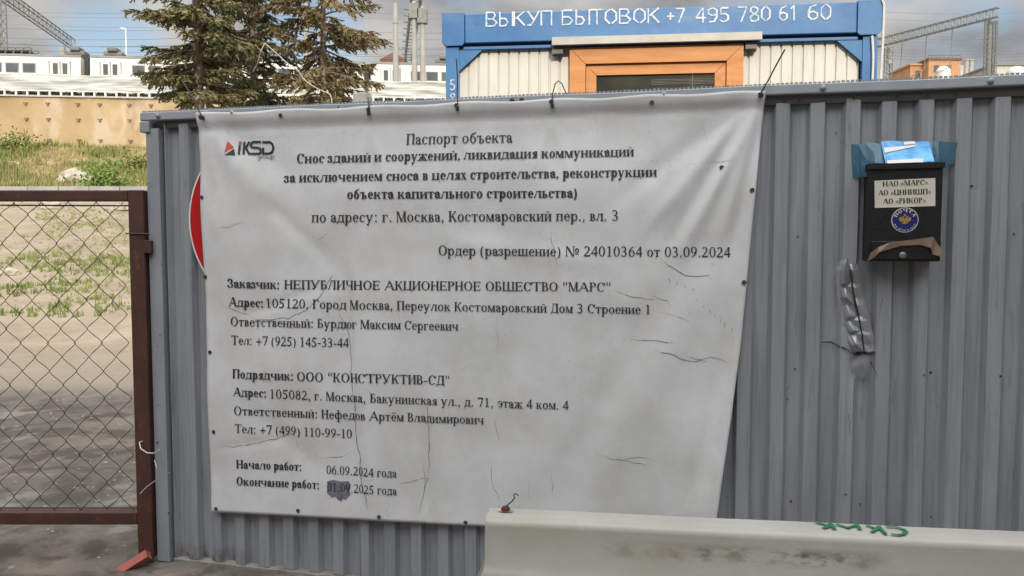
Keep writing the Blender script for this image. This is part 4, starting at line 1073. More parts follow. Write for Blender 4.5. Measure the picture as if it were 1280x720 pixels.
# corrugated end wall and side walls
pw = MB(); rows = [[], []]; x = xL + PW; PP = .0568
while x < xR - PW:
    for dx_, y in ((0, .030), (PP - .012, .030), (PP - .008, .040), (PP - .003, .040)):
        if x + dx_ < xR - PW + .01: rows[0].append((x + dx_, y, .32)); rows[1].append((x + dx_, y, zB - .02))
    x += PP
pw.grid(rows); ow = pw.build('end_wall', m_cream, cab, fix=False)
for x in (xL + .03, xR - .03):
    mb = MB(); mb.box(x - .012, .1, .32, x + .012, DEPTH - .1, zB - .03); mb.build('side_wall', m_cream, cab)
mb = MB(); mb.box(xL + PW, DEPTH - .05, .32, xR - PW, DEPTH - .03, zB - .03); mb.build('rear_wall', m_cream, cab)
mb = MB(); mb.box(xL + .095, .093, zT - .05, xR - .095, DEPTH - .1, zT - .012); mb.build('roof', m_galv, cab)
mb = MB(); mb.box(xL, 0, .18, xR, DEPTH, .298, .005); mb.build('floor_frame', m_blue, cab)
for x in (xL + .15, xR - .35):
    for y in (.1, DEPTH / 2, DEPTH - .5): mb = MB(); mb.box(x, y, -.05, x + .2, y + .4, .178); mb.build('support_block', m_conc, cab)
# window
wx0, wz1 = cq(712, 59.5, -.02); wx1 = cq(930, 55, -.02)[0]; wz0 = wz1 - .80; FWd = .088
wf = MB()
def mitre(x0, z0, x1, z1, w, y0, y1, mbs):
    mbs[0].prism([(x0, z1), (x1, z1), (x1 - w, z1 - w), (x0 + w, z1 - w)], y0, y1)
    mbs[0].prism([(x0, z0), (x0, z1 - .0015), (x0 + w - .001, z1 - w - .0025), (x0 + w - .001, z0 + w + .0015)], y0 + .001, y1)
    mbs[0].prism([(x1, z1 - .0015), (x1, z0), (x1 - w + .001, z0 + w + .0015), (x1 - w + .001, z1 - w - .0025)], y0 + .001, y1)
    mbs[0].prism([(x0, z0 - .0), (x0 + w, z0 + w - .001), (x1 - w, z0 + w - .001), (x1, z0)], y0, y1)
mitre(wx0, wz0, wx1, wz1, FWd, -.015, .03, [wf]); wfo = wf.build('window_frame', m_wood, cab)
sf_ = MB(); mitre(wx0 + FWd + .002, wz0 + FWd + .002, wx1 - FWd - .002, wz1 - FWd - .002, .058, .002, .028, [sf_]); sf_.build('sash', m_wood, wfo)
gx0, gx1_ = wx0 + FWd + .06, wx1 - FWd - .06; gz0_, gz1_ = wz0 + FWd + .06, wz1 - FWd - .060
mb = MB(); mb.box(gx0, .014, gz0_, gx1_, .018, gz1_); mb.build('pane', m_glass, wfo)
mb = MB()
for k in range(0): mb.tube([(gx0, .011, gz1_ - .012 - k * .014), (gx1_, .011, gz1_ - .012 - k * .014)], .0011, 5)
for k in range(4): mb.tube([((gx0 + gx1_) / 2 - .02, .011, gz1_ - .03 - k * .008), (gx1_, .011, gz1_ - .03 - k * .008)], .0009, 5)
mb.tube([((gx0 + gx1_) / 2 + .2, .0085, gz1_), ((gx0 + gx1_) / 2 + .2, .0085, gz0_)], .0015, 5)
mb.build('bars', m_ledge, wfo)
lx0, lz1 = cq(690, 45, -.03); lx1, lz1b = cq(952, 40, -.03)
mb = MB(); zz = (cq(820, 43, -.03)[1]); mb.add([(lx0, .028, zz + .012), (lx1, .028, zz + .012), (lx1, -.046, zz - .004), (lx0, -.046, zz - .004), (lx1, -.05, zz - .046), (lx0, -.05, zz - .046), (lx1, -.044, zz - .050), (lx0, -.044, zz - .050), (lx1, .028, zz - .022), (lx0, .028, zz - .022)],
    [(0, 1, 2, 3), (3, 2, 4, 5), (5, 4, 6, 7), (7, 6, 8, 9)]); mb.build('drip_ledge', m_ledge, cab, fix=False)
mb = MB()
for xx in (lx0 + .03, lx1 - .05): mb.box(xx - .03, -.02, zz - .085, xx + .03, .028, zz - .052)
mb.build('ledge_bracket', m_galv, cab)
# sealed cable down the right post
mb = MB(); xx = xR - .012; pts = [(xx - .022, -.012, zT - .185)]
for k in range(1, 14): pts.append((xx - .022 + .028 * k / 13 + .004 * math.sin(k * .9), -.014, zT - .185 - k * .06))
mb.tube(pts, .006, 6); mb.tube([(xR + .006, -.019, zT + .004), (xR + .020, -.019, zT - .03), (xR + .020, -.018, zT - .19), (xR + .012, -.014, zT - .5), (xR + .008, -.014, zT - 1.0)], .006, 6); mb.build('cable', m_white, cab)
# stencilled lettering on the beam
ST_ = {'В': [[(0, 0), (0, 1)], [(0, 1), (.32, .98), (.38, .76), (.28, .55)], [(.08, .53), (.30, .50), (.45, .28), (.34, .03), (.06, 0)]],
       'Ы': [[(0, 0), (0, 1)], [(.05, .55), (.24, .52), (.34, .28), (.24, .03), (.05, 0)], [(.55, 0), (.55, 1)]],
       'К': [[(0, 0), (0, 1)], [(.06, .5), (.42, 1)], [(.14, .56), (.45, 0)]],
       'У': [[(0, 1), (.24, .42)], [(.48, 1), (.22, .22), (.12, .02), (0, .02)]],
       'П': [[(0, 0), (0, 1)], [(.06, 1), (.38, 1)], [(.44, 1), (.44, 0)]],
       'Б': [[(0, 0), (0, 1)], [(.06, 1), (.40, 1)], [(.05, .55), (.28, .54), (.42, .30), (.30, .04), (.05, 0)]],
       'Т': [[(0, 1), (.22, 1)], [(.28, 1), (.48, 1)], [(.25, .94), (.25, 0)]],
       'О': [[(.22, 1), (.04, .78), (.02, .3), (.20, .02)], [(.30, .02), (.48, .25), (.48, .75), (.28, 1)]],
       '+': [[(0, .45), (.36, .45)], [(.18, .2), (.18, .7)]], '7': [[(0, 1), (.42, 1)], [(.42, .96), (.14, 0)]],
       '4': [[(.34, 0), (.34, 1)], [(.30, .98), (0, .34), (.30, .32)], [(.38, .32), (.46, .32)]],
       '9': [[(.20, .48), (.02, .60), (.02, .88), (.20, 1)], [(.26, 1), (.42, .85), (.42, .35), (.30, .05), (.08, .02)], [(.40, .55), (.24, .47)]],
       '5': [[(.38, 1), (.06, 1)], [(.04, .96), (.04, .55), (.24, .60), (.40, .42), (.38, .15), (.22, .01)], [(.16, 0), (0, .12)]],
       '8': [[(.20, .52), (.04, .68), (.06, .92), (.20, 1)], [(.26, 1), (.40, .88), (.38, .64), (.24, .52)], [(.20, .48), (.01, .28), (.08, .04), (.20, 0)], [(.26, 0), (.43, .1), (.42, .36), (.26, .48)]],
       '0': [[(.20, 1), (.02, .75), (.02, .25), (.18, 0)], [(.26, 0), (.43, .25), (.43, .75), (.26, 1)]],
       '6': [[(.36, .98), (.12, .85), (.02, .5), (.03, .18), (.18, .01)], [(.24, 0), (.42, .14), (.42, .42), (.24, .55)], [(.20, .55), (.06, .45)]],
       '1': [[(.06, .8), (.2, .98)], [(.22, 1), (.22, 0)]]}
def stencil(txt, p0, p1, y, name, sw=.0090):
    """p0, p1: (px, py of foot, height px) of the first and the last letter"""
    mb = MB(); n = len(txt)
    adv = [(.62 if c == 'О' or c == 'Ы' else .5 if c == '+' else .58) for c in txt]; tot = sum(adv) - .12; acc = 0
    for ch, a_ in zip(txt, adv):
        for sgm in ST_[ch]:
            pp = []
            for u, v in sgm:
                k = (acc + u) / tot
                px = p0[0] + (p1[0] - p0[0]) * k; h_ = p0[2] + (p1[2] - p0[2]) * k; py = p0[1] + (p1[1] - p0[1]) * k - v * h_
                x, z = cq(px, py, y); pp.append((x, z))
            for (xa_, za), (xb, zb2) in zip(pp, pp[1:]):
                d = Vector((xb - xa_, zb2 - za)); n_ = Vector((-d.y, d.x)).normalized() * sw / 2 * rr.uniform(.75, 1.15); e = d.normalized() * sw * .25
                yy = y - len(mb.v) * 4e-6
                mb.add([(xa_ - n_.x - e.x, yy, za - n_.y - e.y), (xb - n_.x + e.x, yy, zb2 - n_.y + e.y), (xb + n_.x + e.x, yy, zb2 + n_.y + e.y), (xa_ + n_.x - e.x, yy, za + n_.y - e.y)], [(0, 1, 2, 3)])
        acc += a_
    return mb.build(name, m_stencil, cab, fix=False)
m_stencil = mat('worn_white_paint', (.62, .65, .67), (.25, .38, .52), 38, .6, lo=.48, hi=.66)
YT = -.0085
for t_, a, c_ in (('ВЫКУП', (608, 33, 17.5), (690, 31, 17.5)), ('БЫТОВОК', (703, 31, 18), (824, 28.2, 18)), ('+7', (834, 28, 17), (856, 27.6, 17)), ('495', (870, 28, 17.5), (912, 27.2, 17.5)), ('780', (923, 27, 18), (963, 26, 18)), ('61', (974, 25.5, 18), (998, 25, 18)), ('60', (1010, 24.5, 18.5), (1039, 23.8, 18.5))):
    stencil(t_, a, c_, YT, 'lettering')
stencil('5', (563, 112.5, 12.5), (569, 112.5, 12.5), -.003, 'lettering', .006); stencil('8', (563, 128, 11), (569, 128, 11), -.003, 'lettering', .006)
# sheet screws
mb = MB()
for px, py in ((618, 51), (667, 52), (977, 43), (1033, 42), (605, 50)):
    x, z = cq(px, py, .03); mb.lathe([(.008, 0), (.004, -.003)], (x, .029, z), 8)
mb.build('sheet_screws', m_galv, cab)

# ------------------------------------------------------------------ spruces
def spruce(name, label, x, y, H, rad, zlow, nbr, m_n, seed, dens=1.0, tr=.17, gap=.25):
    rd = random.Random(seed)
    zb = ground_z(x, y) - .1
    t = thing(name, label, 'tree', (x, y, zb), group='spruces behind the fence')
    mb = MB(); pts = []; rs = []
    for i in range(13):
        k = i / 12; pts.append((x + .12 * math.sin(k * 5 + seed) * k, y + .1 * math.cos(k * 4) * k, zb + H * k)); rs.append(max(.02, tr * (1 - k * .95)))
    mb.tube(pts, rs, 9); mb.build('trunk', m_bark, t, smooth=True)
    bm_, nm = MB(), MB()
    for i in range(nbr):
        k = (i + rd.random()) / nbr
        zz = zlow + (H - .3 - zlow) * k ** 1.35
        kk = (zz - zlow) / (H - zlow)
        if kk > .72 and i % 2: continue
        L_ = rad * (1 - kk) ** .5 * rd.uniform(.5, 1.0) * (.62 + .38 * ss(0, .2, kk)) + .25
        az = rd.uniform(0, 2 * math.pi)
        if rd.random() < .08: continue
        cz_ = zb + zz; p = Vector((x, y, cz_)); d = Vector((math.cos(az), math.sin(az), rd.uniform(-.05, .25)))
        n = max(5, int(L_ / .22)); path_ = [p.copy()]; side = Vector((-math.sin(az), math.cos(az), 0))
        droop = rd.uniform(.03, .12)
        for s in range(n):
            q = s / n
            d.z -= droop * (1 if q < .65 else -1.3); d += side * rd.uniform(-.06, .06)
            p = p + d.normalized() * (L_ / n); path_.append(p.copy())
        bm_.tube(path_, [max(.006, .035 * (1 - j / (n + 1)) * (1 - kk * .6)) for j in range(n + 1)], 5, False)
        bare = rd.random() < .12
        for j in range(1, n + 1):
            if j / n < gap and rd.random() < .75: continue
            if bare and rd.random() < .8: continue
            for s in (-1, 1, 0):
                for rep in range(2):
                    if rd.random() > dens: continue
                    a = path_[j].lerp(path_[j - 1], rd.random())
                    tl = L_ * rd.uniform(.08, .20) * (1.15 - .5 * j / n) + .12
                    fw = (path_[j] - path_[j - 1]).normalized()
                    td = (fw * rd.uniform(.35, 1.1) + side * s * rd.uniform(.4, 1.0) + Vector((0, 0, rd.uniform(-.75, .05)))).normalized()
                    m_ = max(4, int(tl / .034))
                    for q in range(m_):
                        c_ = a + td * (tl * (q + .5) / m_) + Vector((0, 0, -.12 * tl * (q / m_) ** 2))
                        nd = (td + Vector((rd.uniform(-.9, .9), rd.uniform(-.9, .9), rd.uniform(-.7, .5)))).normalized()
                        ln_ = rd.uniform(.055, .105); wd = rd.uniform(.02, .038)
                        sd = nd.cross(Vector((rd.uniform(-1, 1), rd.uniform(-1, 1), rd.uniform(-1, 1))))
                        if sd.length < 1e-3: continue
                        sd = sd.normalized() * wd
                        nm.add([c_ - nd * ln_ * .4 - sd, c_ - nd * ln_ * .4 + sd, c_ + nd * ln_ + sd * .35, c_ + nd * ln_ - sd * .35], [(0, 1, 2, 3)])
    bm_.build('branch', m_bark, t, fix=False)
    nm.build('foliage', m_n, t, fix=False)
    print('spruce', name, len(nm.f))
    return t
pA = at(252, 200, 20.5); spruce('spruce_tree', 'tall olive-green spruce with its pale trunk showing, nearest the gate', pA.x, 20.5, 14, 2.15, 3.9, 180, m_needle, 3, 1.0)
pB = at(318, 200, 24); spruce('spruce_tree', 'dense dark green spruce standing between the two paler ones', pB.x, 24, 13, 1.95, 3.6, 140, m_needle2, 11, 1.0, .14)
pC = at(406, 200, 22); spruce('spruce_tree', 'browning thin spruce with gaps, nearest the blue cabin', pC.x, 22, 13.5, 2.05, 3.7, 155, m_needle3, 23, .95, .13)
# pale hose caught in the spruces
mb = MB(); hp = [(331, 54), (345, 66), (358, 78), (372, 88), (381, 100), (392, 108), (404, 114), (412, 118), (415, 128), (415, 150), (416, 330)]
def smooth_px(p, n=5):
    out = []
    for i in range(len(p) - 1):
        q = [Vector(p[max(0, min(len(p) - 1, i + k))]) for k in (-1, 0, 1, 2)]
        for j in range(n):
            t = j / n; out.append(tuple(.5 * (2 * q[1] + (q[2] - q[0]) * t + (2 * q[0] - 5 * q[1] + 4 * q[2] - q[3]) * t * t + (3 * q[1] - q[0] - 3 * q[2] + q[3]) * t ** 3)))
    return out + [p[-1]]
mb.tube([at(px, py, 20.0) for px, py in smooth_px(hp[:-1])] + [Vector((at(416, 150, 20).x, 20, ground_z(at(416, 150, 20).x, 20)))], .012, 6)
mb.tube([at(331, 54, 20), at(326, 64, 20), at(322, 78, 20.2), at(316, 90, 20.5)], .013, 5)
tag(mb.build('hose', m_conc, None, base=at(416, 320, 20)), 'pale hose hanging in a slack curve between the spruces', 'hose')

# ------------------------------------------------------------------ slope, kerb, plants
mb = MB()
for i in range(40):
    x = -46 + i * 1.25; y = 31.2; z = ground_z(x, y)
    mb.box(x, y, z - .3, x + 1.22, y + .22, 3.75)
ko = mb.build('kerb', m_kerb); tag(ko, kind='structure')
def blades(area, count, hgt, wid, m_, name, seed, mask=None):
    rd = random.Random(seed); mb = MB(); made = 0
    (x0, x1), (y0, y1) = area
    while made < count:
        x, y = rd.uniform(x0, x1), rd.uniform(y0, y1)
        if mask and not mask(x, y, rd): continue
        made += 1; z = ground_z(x, y) - .02
        hs = hgt * rd.uniform(.5, 1.3)
        for k in range(6):
            az = rd.uniform(0, 6.28); l = hs * rd.uniform(.6, 1.1); o = Vector((x + rd.gauss(0, hgt * .25), y + rd.gauss(0, hgt * .25), z))
            s = Vector((math.cos(az), math.sin(az), 0)) * wid; b_ = Vector((-math.sin(az), math.cos(az), 0)) * l * rd.uniform(-.4, .4)
            mb.add([o - s, o + s, o + s * .7 + b_ * .5 + Vector((0, 0, l * .6)), o + b_ + Vector((0, 0, l))], [(0, 1, 2, 3)])
    o = mb.build(name, m_, fix=False); tag(o, kind='stuff'); return o
def nmask(sc, th, sd): return lambda x, y, rd: mnoise.noise(Vector((x * sc, y * sc, sd))) + rd.uniform(-.15, .15) > th
def slope_mask(x, y, rd): return railoff(x, y) < -.6 and y > 32
def both(a, c): return lambda x, y, rd: a(x, y, rd) and c(x, y, rd)
o = blades(((-44, 0), (31.6, 53)), 13000, .30, .020, m_dry, 'grass', 1, slope_mask); tag(o, 'dry yellow-green grass on the railway slope', 'grass')
o = blades(((-44, 0), (31.6, 53)), 4400, .50, .032, m_leaf, 'weeds', 2, both(slope_mask, nmask(.35, .12, 5))); tag(o, 'green weeds growing in patches on the railway slope', 'weeds')
o = blades(((-24, -6), (12, 30)), 4200, .10, .010, m_yard, 'grass', 3, nmask(.33, .06, 2)); tag(o, 'thin green grass patches on the sandy yard', 'grass')
o = blades(((-20, -5), (11.5, 18)), 1300, .13, .016, m_yardg, 'weeds', 4, nmask(.5, .10, 7)); tag(o, 'low bright green weeds at the edge of the sandy track', 'weeds')
def bush(px, py, D, r, label, seed, hh=1.0, m_=m_bush):
    rd = random.Random(seed); p = at(px, py, D); z = ground_z(p.x, D)
    mb = MB()
    for i in range(900):
        d = Vector((rd.gauss(0, .5), rd.gauss(0, .5), abs(rd.gauss(0, .55)))); c_ = Vector((p.x, D, z)) + Vector((d.x * r, d.y * r, d.z * r * hh))
        a = Vector((rd.uniform(-1, 1), rd.uniform(-1, 1), rd.uniform(-1, 1))).normalized() * .11; b_ = a.cross(Vector((rd.uniform(-1, 1), rd.uniform(-1, 1), rd.uniform(-1, 1)))).normalized() * .05
        mb.add([c_ - a, c_ + b_, c_ + a, c_ - b_], [(0, 1, 2, 3)])
    t = thing('bush', label, 'bush', (p.x, D, z))
    mb.build('foliage', m_, t, fix=False)
    st = MB()
    for k in range(6): st.tube([(p.x, D, z - .05), (p.x + rd.uniform(-.5, .5) * r, D + rd.uniform(-.5, .5) * r, z + r * hh * .6)], .02, 4)
    st.build('stem', m_bark, t)
bush(132, 224, 33.5, 1.0, 'bright green bush at the foot of the slope', 5)
bush(20, 190, 47, 1.3, 'olive-green bush high on the slope at the photo\'s left edge', 6, .7, m_leaf)
bush(172, 200, 40, .9, 'dusty green bush on the slope beside the fence end', 8, .8, m_leaf)
def rock(px, py, D, r, label, seed):
    rd = random.Random(seed); p = at(px, py, D); z = ground_z(p.x, D)
    bm = bmesh.new(); bmesh.ops.create_icosphere(bm, subdivisions=3, radius=1)
    for v in bm.verts:
        q = 1 + mnoise.noise(v.co * 1.6 + Vector((seed, 0, 0))) * .45; v.co = Vector((v.co.x * r * q * 1.35, v.co.y * r * q, v.co.z * r * q * .75))
    bm.verts.index_update(); mb = MB(); mb.add([v.co + Vector((p.x, D, z + r * .25)) for v in bm.verts], [[v.index for v in f.verts] for f in bm.faces]); bm.free()
    tag(mb.build('rock', m_rock, None, base=(p.x, D, z)), label, 'rock', 'pale rocks on the waste ground')
rock(94, 216, 36, .62, 'largest pale rock, half way up the grassy slope', 1)
rock(18, 195, 42, .25, 'small pale rock on the slope at the photo\'s left edge', 2)
rock(64, 262, 27, .28, 'pale rock lying on the sand above the gate rail', 3)
rock(12, 345, 16, .14, 'small rock on the yard by the left edge, behind the mesh', 4)
rock(150, 262, 27, .20, 'pale rock on the sand close to the gate stile', 5)
# loose stones on the yard: too many to count
rd = random.Random(9); mb = MB()
for i in range(900):
    y = rd.uniform(4.2, 26) if i > 250 else rd.uniform(3.2, 7); x = -y * rd.uniform(.42, .95); r = rd.uniform(.004, .013) * (1 + y * .09); z = ground_z(x, y)
    vs = [Vector((x, y, z)) + Vector((rd.uniform(.6, 1.2) * r * a, rd.uniform(.6, 1.2) * r * b_, rd.uniform(.4, .8) * r * c_)) for a, b_, c_ in ((1, 0, 0), (0, 1, 0), (-1, 0, 0), (0, -1, 0), (0, 0, 1.2))]
    mb.add(vs, [(0, 1, 4), (1, 2, 4), (2, 3, 4), (3, 0, 4)])
tag(mb.build('gravel', m_gravel), 'loose stones scattered over the sandy yard', 'gravel', kind='stuff')

# ------------------------------------------------------------------ retaining wall, noise barrier, train
WZ0, WZ1 = 6.6, 11.0
wall = thing('retaining_wall', 'tan sprayed concrete retaining wall studded with anchor plates', 'wall', rail(-10, 0, WZ0))
RM = Matrix.Translation(rail(0, 0, 0)) @ Matrix.Rotation(RA, 4, 'Z')
def RV(mb): mb.v = [tuple(RM @ Vector(v)) for v in mb.v]; return mb
mb = MB(); rows = []
for i in range(13):
    z = WZ0 + (WZ1 - WZ0) * i / 12
    rows.append([(x, mnoise.noise(Vector((x * .5, 0, z * .6))) * .07 - .04 * (x % 7 < .15), z) for x in [-60 + k * .25 for k in range(500)]])
mb.grid(rows); mb.box(-60, .12, WZ0, 64, .5, WZ1 - .01); RV(mb).build('wall_face', m_wall, wall, smooth=True)
mb = MB(); mb.box(-60, -.12, WZ1, 64, .55, WZ1 + .10); RV(mb).build('coping', m_conc, wall)
for j, py in enumerate((130, 147, 173)):
    for k in range(-1, 9):
        lat = -37 + k * 1.62 + (.25 if k % 2 else 0); z = 10.55 - j * 1.0 - (.35 if j == 2 else 0)
        mb = MB(); mb.box(lat - .07, -.10, z - .09, lat + .07, -.02, z + .045); mb.box(lat - .15, -.08, z + .05, lat + .15, -.02, z + .085); RV(mb).build('anchor_plate', m_anchor, wall)
nb = thing('noise_barrier', 'long white sheeted barrier on short posts along the top of the tan wall', 'barrier', rail(-10, .3, WZ1 + .1))
mb = MB(); rows = []
for i in range(19):
    z = WZ1 + .45 + 1.07 * i / 18
    rows.append([(x, .25 + .012 * math.sin(i * 2 * math.pi / 3) + mnoise.noise(Vector((x * .5, 1, z * 2.2))) * .16 + mnoise.noise(Vector((x * 1.6, 3, z * 5))) * .06, z + mnoise.noise(Vector((x * .3, 5, 0))) * .05) for x in [-60 + k * .3 for k in range(416)]])
mb.grid(rows); pn = RV(mb).build('panel', m_barrierwhite, nb, smooth=True, fix=False); s_ = pn.modifiers.new('thickness', 'SOLIDIFY'); s_.thickness = .04
mb = MB(); mb.box(-60, .18, WZ1 + .42, 64, .36, WZ1 + .47); RV(mb).build('base_rail', m_white, nb)
k = 0
lat = -48
while lat < -8 + 12 and k < 98:
    mb = MB(); mb.box(lat - .05, .20, WZ1 + .10, lat + .05, .32, WZ1 + .418); RV(mb).build('post', m_white, nb); lat += .70; k += 1
rd = random.Random(4); mb = MB()
for i in range(5200):
    l_, o_ = rd.uniform(-50, 14), rd.uniform(.7, 1.9); p = rail(l_, o_, 0); z = WZ1 + rd.uniform(-.1, .55)
    a = Vector((rd.uniform(-1, 1), rd.uniform(-1, 1), rd.uniform(-1, 1))).normalized() * .2; b_ = a.cross(Vector((rd.uniform(-1, 1), .3, rd.uniform(-1, 1)))).normalized() * .1
    mb.add([Vector((p.x, p.y, z)) - a, Vector((p.x, p.y, z)) + b_, Vector((p.x, p.y, z)) + a, Vector((p.x, p.y, z)) - b_], [(0, 1, 2, 3)])
tag(mb.build('ground_cover', m_needle2, fix=False), 'dark green growth behind the barrier posts', 'plants', kind='stuff')

def carriage(x0, x1, label, pant):
    TO = 9.5; zr = 12.2; zt = 16.55
    t = thing('train_carriage', label, 'train', rail((x0 + x1) / 2, TO + 1.5, zr), group='white commuter train carriages on the embankment')
    mb = MB(); sec_ = [(0, .9), (0, 2.2), (.06, 3.4), (.14, 3.62), (2.86, 3.62), (2.94, 3.4), (3, 2.2), (3, .9)]
    n = len(sec_); vs = [(x, TO + y, zr + z) for x in (x0, x1) for y, z in sec_]
    mb.add(vs, [tuple(range(n)), tuple(range(2 * n - 1, n - 1, -1))] + [(i, (i + 1) % n, (i + 1) % n + n, i + n) for i in range(n)]); RV(mb).build('body', m_train, t)
    mb = MB(); sec_ = [(.10, 3.625), (.4, 3.86), (1.0, 4.0), (2.0, 4.0), (2.6, 3.86), (2.9, 3.625)]; n = len(sec_); vs = [(x, TO + y, zr + z) for x in (x0 + .05, x1 - .05) for y, z in sec_]
    mb.add(vs, [tuple(range(n)), tuple(range(2 * n - 1, n - 1, -1))] + [(i, (i + 1) % n, (i + 1) % n + n, i + n) for i in range(n)]); RV(mb).build('roof', m_trainroof, t)
    mb = MB(); mb.box(x0 + .3, TO + .4, zr + .2, x1 - .3, TO + 2.6, zr + .9); RV(mb).build('underframe', m_trainroof, t)
    for e in (x0, x1):
        s = 1 if e == x0 else -1
        for d_ in (1.15, 1.85):
            mb = MB(); mb.box(e + s * d_ - .17, TO - .012, zr + 2.30, e + s * d_ + .17, TO + .10, zr + 3.12); RV(mb).build('door_window', m_trainwin, t)
        for d_ in (.75, 1.5, 2.3):
            mb = MB(); mb.box(e + s * d_ - .02, TO - .008, zr + 1.0, e + s * d_ + .02, TO + .04, zr + 3.3); RV(mb).build('door_seam', m_galv, t)
    x = x0 + 3.6
    while x < x1 - 3.2:
        mb = MB(); mb.box(x - .48, TO - .006, zr + 2.33, x + .48, TO + .13, zr + 3.09, .03); wn_ = RV(mb).build('window', m_galv, t); BASE[wn_.name] = BASE[t.name]
        mb = MB(); mb.box(x - .41, TO - .012, zr + 2.40, x + .41, TO + .12, zr + 3.02); RV(mb).build('pane', m_trainwin, wn_)
        x += 1.23
    for xx in pant:
        mb = MB()
        if xx[1] == 'u':
            mb.box(xx[0] - .7, TO + 1.0, zr + 4.0, xx[0] + .7, TO + 2.0, zr + 4.35, .08); mb.box(xx[0] - .35, TO + .8, zr + 4.3, xx[0] + .4, TO + 1.8, zr + 4.62, .08)
        else:
            for yy in (1.0, 2.0):
                for z_ in (4.25, 4.45): mb.tube([(xx[0] - 1.9, TO + yy, zr + z_), (xx[0] + 1.9, TO + yy, zr + z_ + .03)], .045, 5)
                for q in range(-3, 4): mb.tube([(xx[0] + q * .6, TO + yy, zr + 3.98), (xx[0] + q * .6 + .2, TO + yy, zr + 4.45)], .05, 5)
            mb.box(xx[0] - 1.8, TO + 1.05, zr + 4.18, xx[0] + 1.8, TO + 1.95, zr + 4.26)
        RV(mb).build('roof_equipment', m_trainroof, t)
    mb = MB(); mb.box(x1, TO + .7, zr + 1.0, x1 + .32, TO + 2.3, zr + 3.7); RV(mb).build('gangway', m_dark, t)
carriage(-53.5, -32.6, 'white train carriage at the photo\'s left edge with pantograph gear on its roof', [(-38.6, 'p'), (-33.4, 'u')])
carriage(-31.9, -11.0, 'white train carriage mostly hidden behind the two spruces nearest the gate', [(-30.6, 'u')])
carriage(-10.4, 10.5, 'white train carriage seen between the browning spruce and the blue cabin', [(-4.6, 'u')])

# ------------------------------------------------------------------ overhead line structures
def truss(mb, a, c_, h, n, w=.5, r=.045):
    a, c_ = Vector(a), Vector(c_); d = (c_ - a); s = d.cross(Vector((0, 0, 1))).normalized() * w / 2; u = Vector((0, 0, h))
    for sd in (-1, 1):
        for q in (Vector((0, 0, 0)), u): mb.tube([a + s * sd + q, c_ + s * sd + q], r * 1.5, 4)
        for i in range(n):
            p0, p1 = a + d * (i / n), a + d * ((i + 1) / n)
            mb.tube([p0 + s * sd, p1 + s * sd + u], r * .7, 4); mb.tube([p1 + s * sd, p1 + s * sd + u], r * .7, 4)
    for i in range(n + 1):
        p = a + d * (i / n); mb.tube([p - s, p + s], r * .6, 4); mb.tube([p - s + u, p + s + u], r * .6, 4)
def lattice_mast(mb, p, z0, z1, w, n, r=.04):
    for sx in (-1, 1):
        for sy in (-1, 1): mb.tube([(p.x + sx * w, p.y + sy * w, z0), (p.x + sx * w, p.y + sy * w, z1)], r * 1.4, 4)
    for i in range(n):
        a, c_ = z0 + (z1 - z0) * i / n, z0 + (z1 - z0) * (i + 1) / n
        for sy in (-1, 1):
            mb.tube([(p.x - w, p.y + sy * w, a), (p.x + w, p.y + sy * w, c_)], r * .7, 4); mb.tube([(p.x + w, p.y + sy * w, a), (p.x - w, p.y + sy * w, c_)], r * .7, 4)
        for sx in (-1, 1): mb.tube([(p.x + sx * w, p.y - w, a), (p.x + sx * w, p.y + w, c_)], r * .7, 4)
# left gantry
a = at(-46, -6, 62); c_ = at(91, 60.5, 86); a.z = c_.z = 23.1
gt = thing('overhead_gantry', 'lattice railway gantry slanting down over the train at the photo\'s left edge', 'gantry', (at(3, 90, 66.5).x, 66.5, 12.4))
mb = MB(); truss(mb, a, c_, .98, 22); mb.build('beam', m_galv, gt)
mb = MB(); lattice_mast(mb, at(3, 90, 66.5), 12.3, 23.35, .32, 14); mb.build('mast', m_galv, gt)
mb = MB(); p = at(92, 60, 86); mb.tube([(p.x, p.y, 12.3), (p.x, p.y, 23.35)], .22, 8); mb.tube([(p.x - .9, p.y - .5, 12.3), (p.x - .9, p.y - .5, 23.2)], .3, 8); mb.build('post', m_pole, gt)
# middle portal, seen almost end on
gt = thing('overhead_gantry', 'lattice gantry seen end on between two concrete poles beside the blue cabin', 'gantry', (at(516, 100, 60).x, 60, 12.4))
a = at(521, -1, 60); c_ = at(510, 80, 83); c_.z = a.z
mb = MB(); truss(mb, a, c_, .9, 20, .7, .05); mb.build('beam', m_galv, gt)
for px, tp_ in ((517.5, 2), (528, 8)):
    p = at(px, tp_, 59.5); mb = MB(); mb.tube([(p.x, p.y, 12.2), (p.x, p.y, p.z)], [.25, .17], 10); po_ = mb.build('post', m_pole, gt)
    mb = MB(); mb.box(p.x - .36, p.y - .3, p.z - 1.3, p.x + .36, p.y + .3, p.z - .2); mb.build('bracket', m_galv, gt)
mb = MB()
for k in range(8):
    p = at(513 - k * .6, 12 + k * 8, 61 + k * 2); mb.tube([p, p + Vector((-.5, 0, .04))], .05, 4)
mb.build('insulators', m_galv, gt)
p = at(494, 4, 58); mb = MB(); mb.tube([(p.x, p.y, 12.0), (p.x, p.y, p.z)], [.24, .17], 10); mb.tube([(p.x, p.y, p.z - 1.5), (p.x, p.y, p.z - 1.4)], .22, 10)
tag(mb.build('utility_pole', m_pole, None, base=(p.x, p.y, 12)), 'single pale concrete pole rising between the spruces and the gantry', 'pole')
p = at(382, 5, 58.5); mb = MB(); mb.tube([(p.x, p.y, 12.0), (p.x, p.y, p.z)], [.24, .17], 10)
tag(mb.build('utility_pole', m_pole, None, base=(p.x, p.y, 12)), 'pale concrete pole half hidden behind the browning spruce', 'pole')
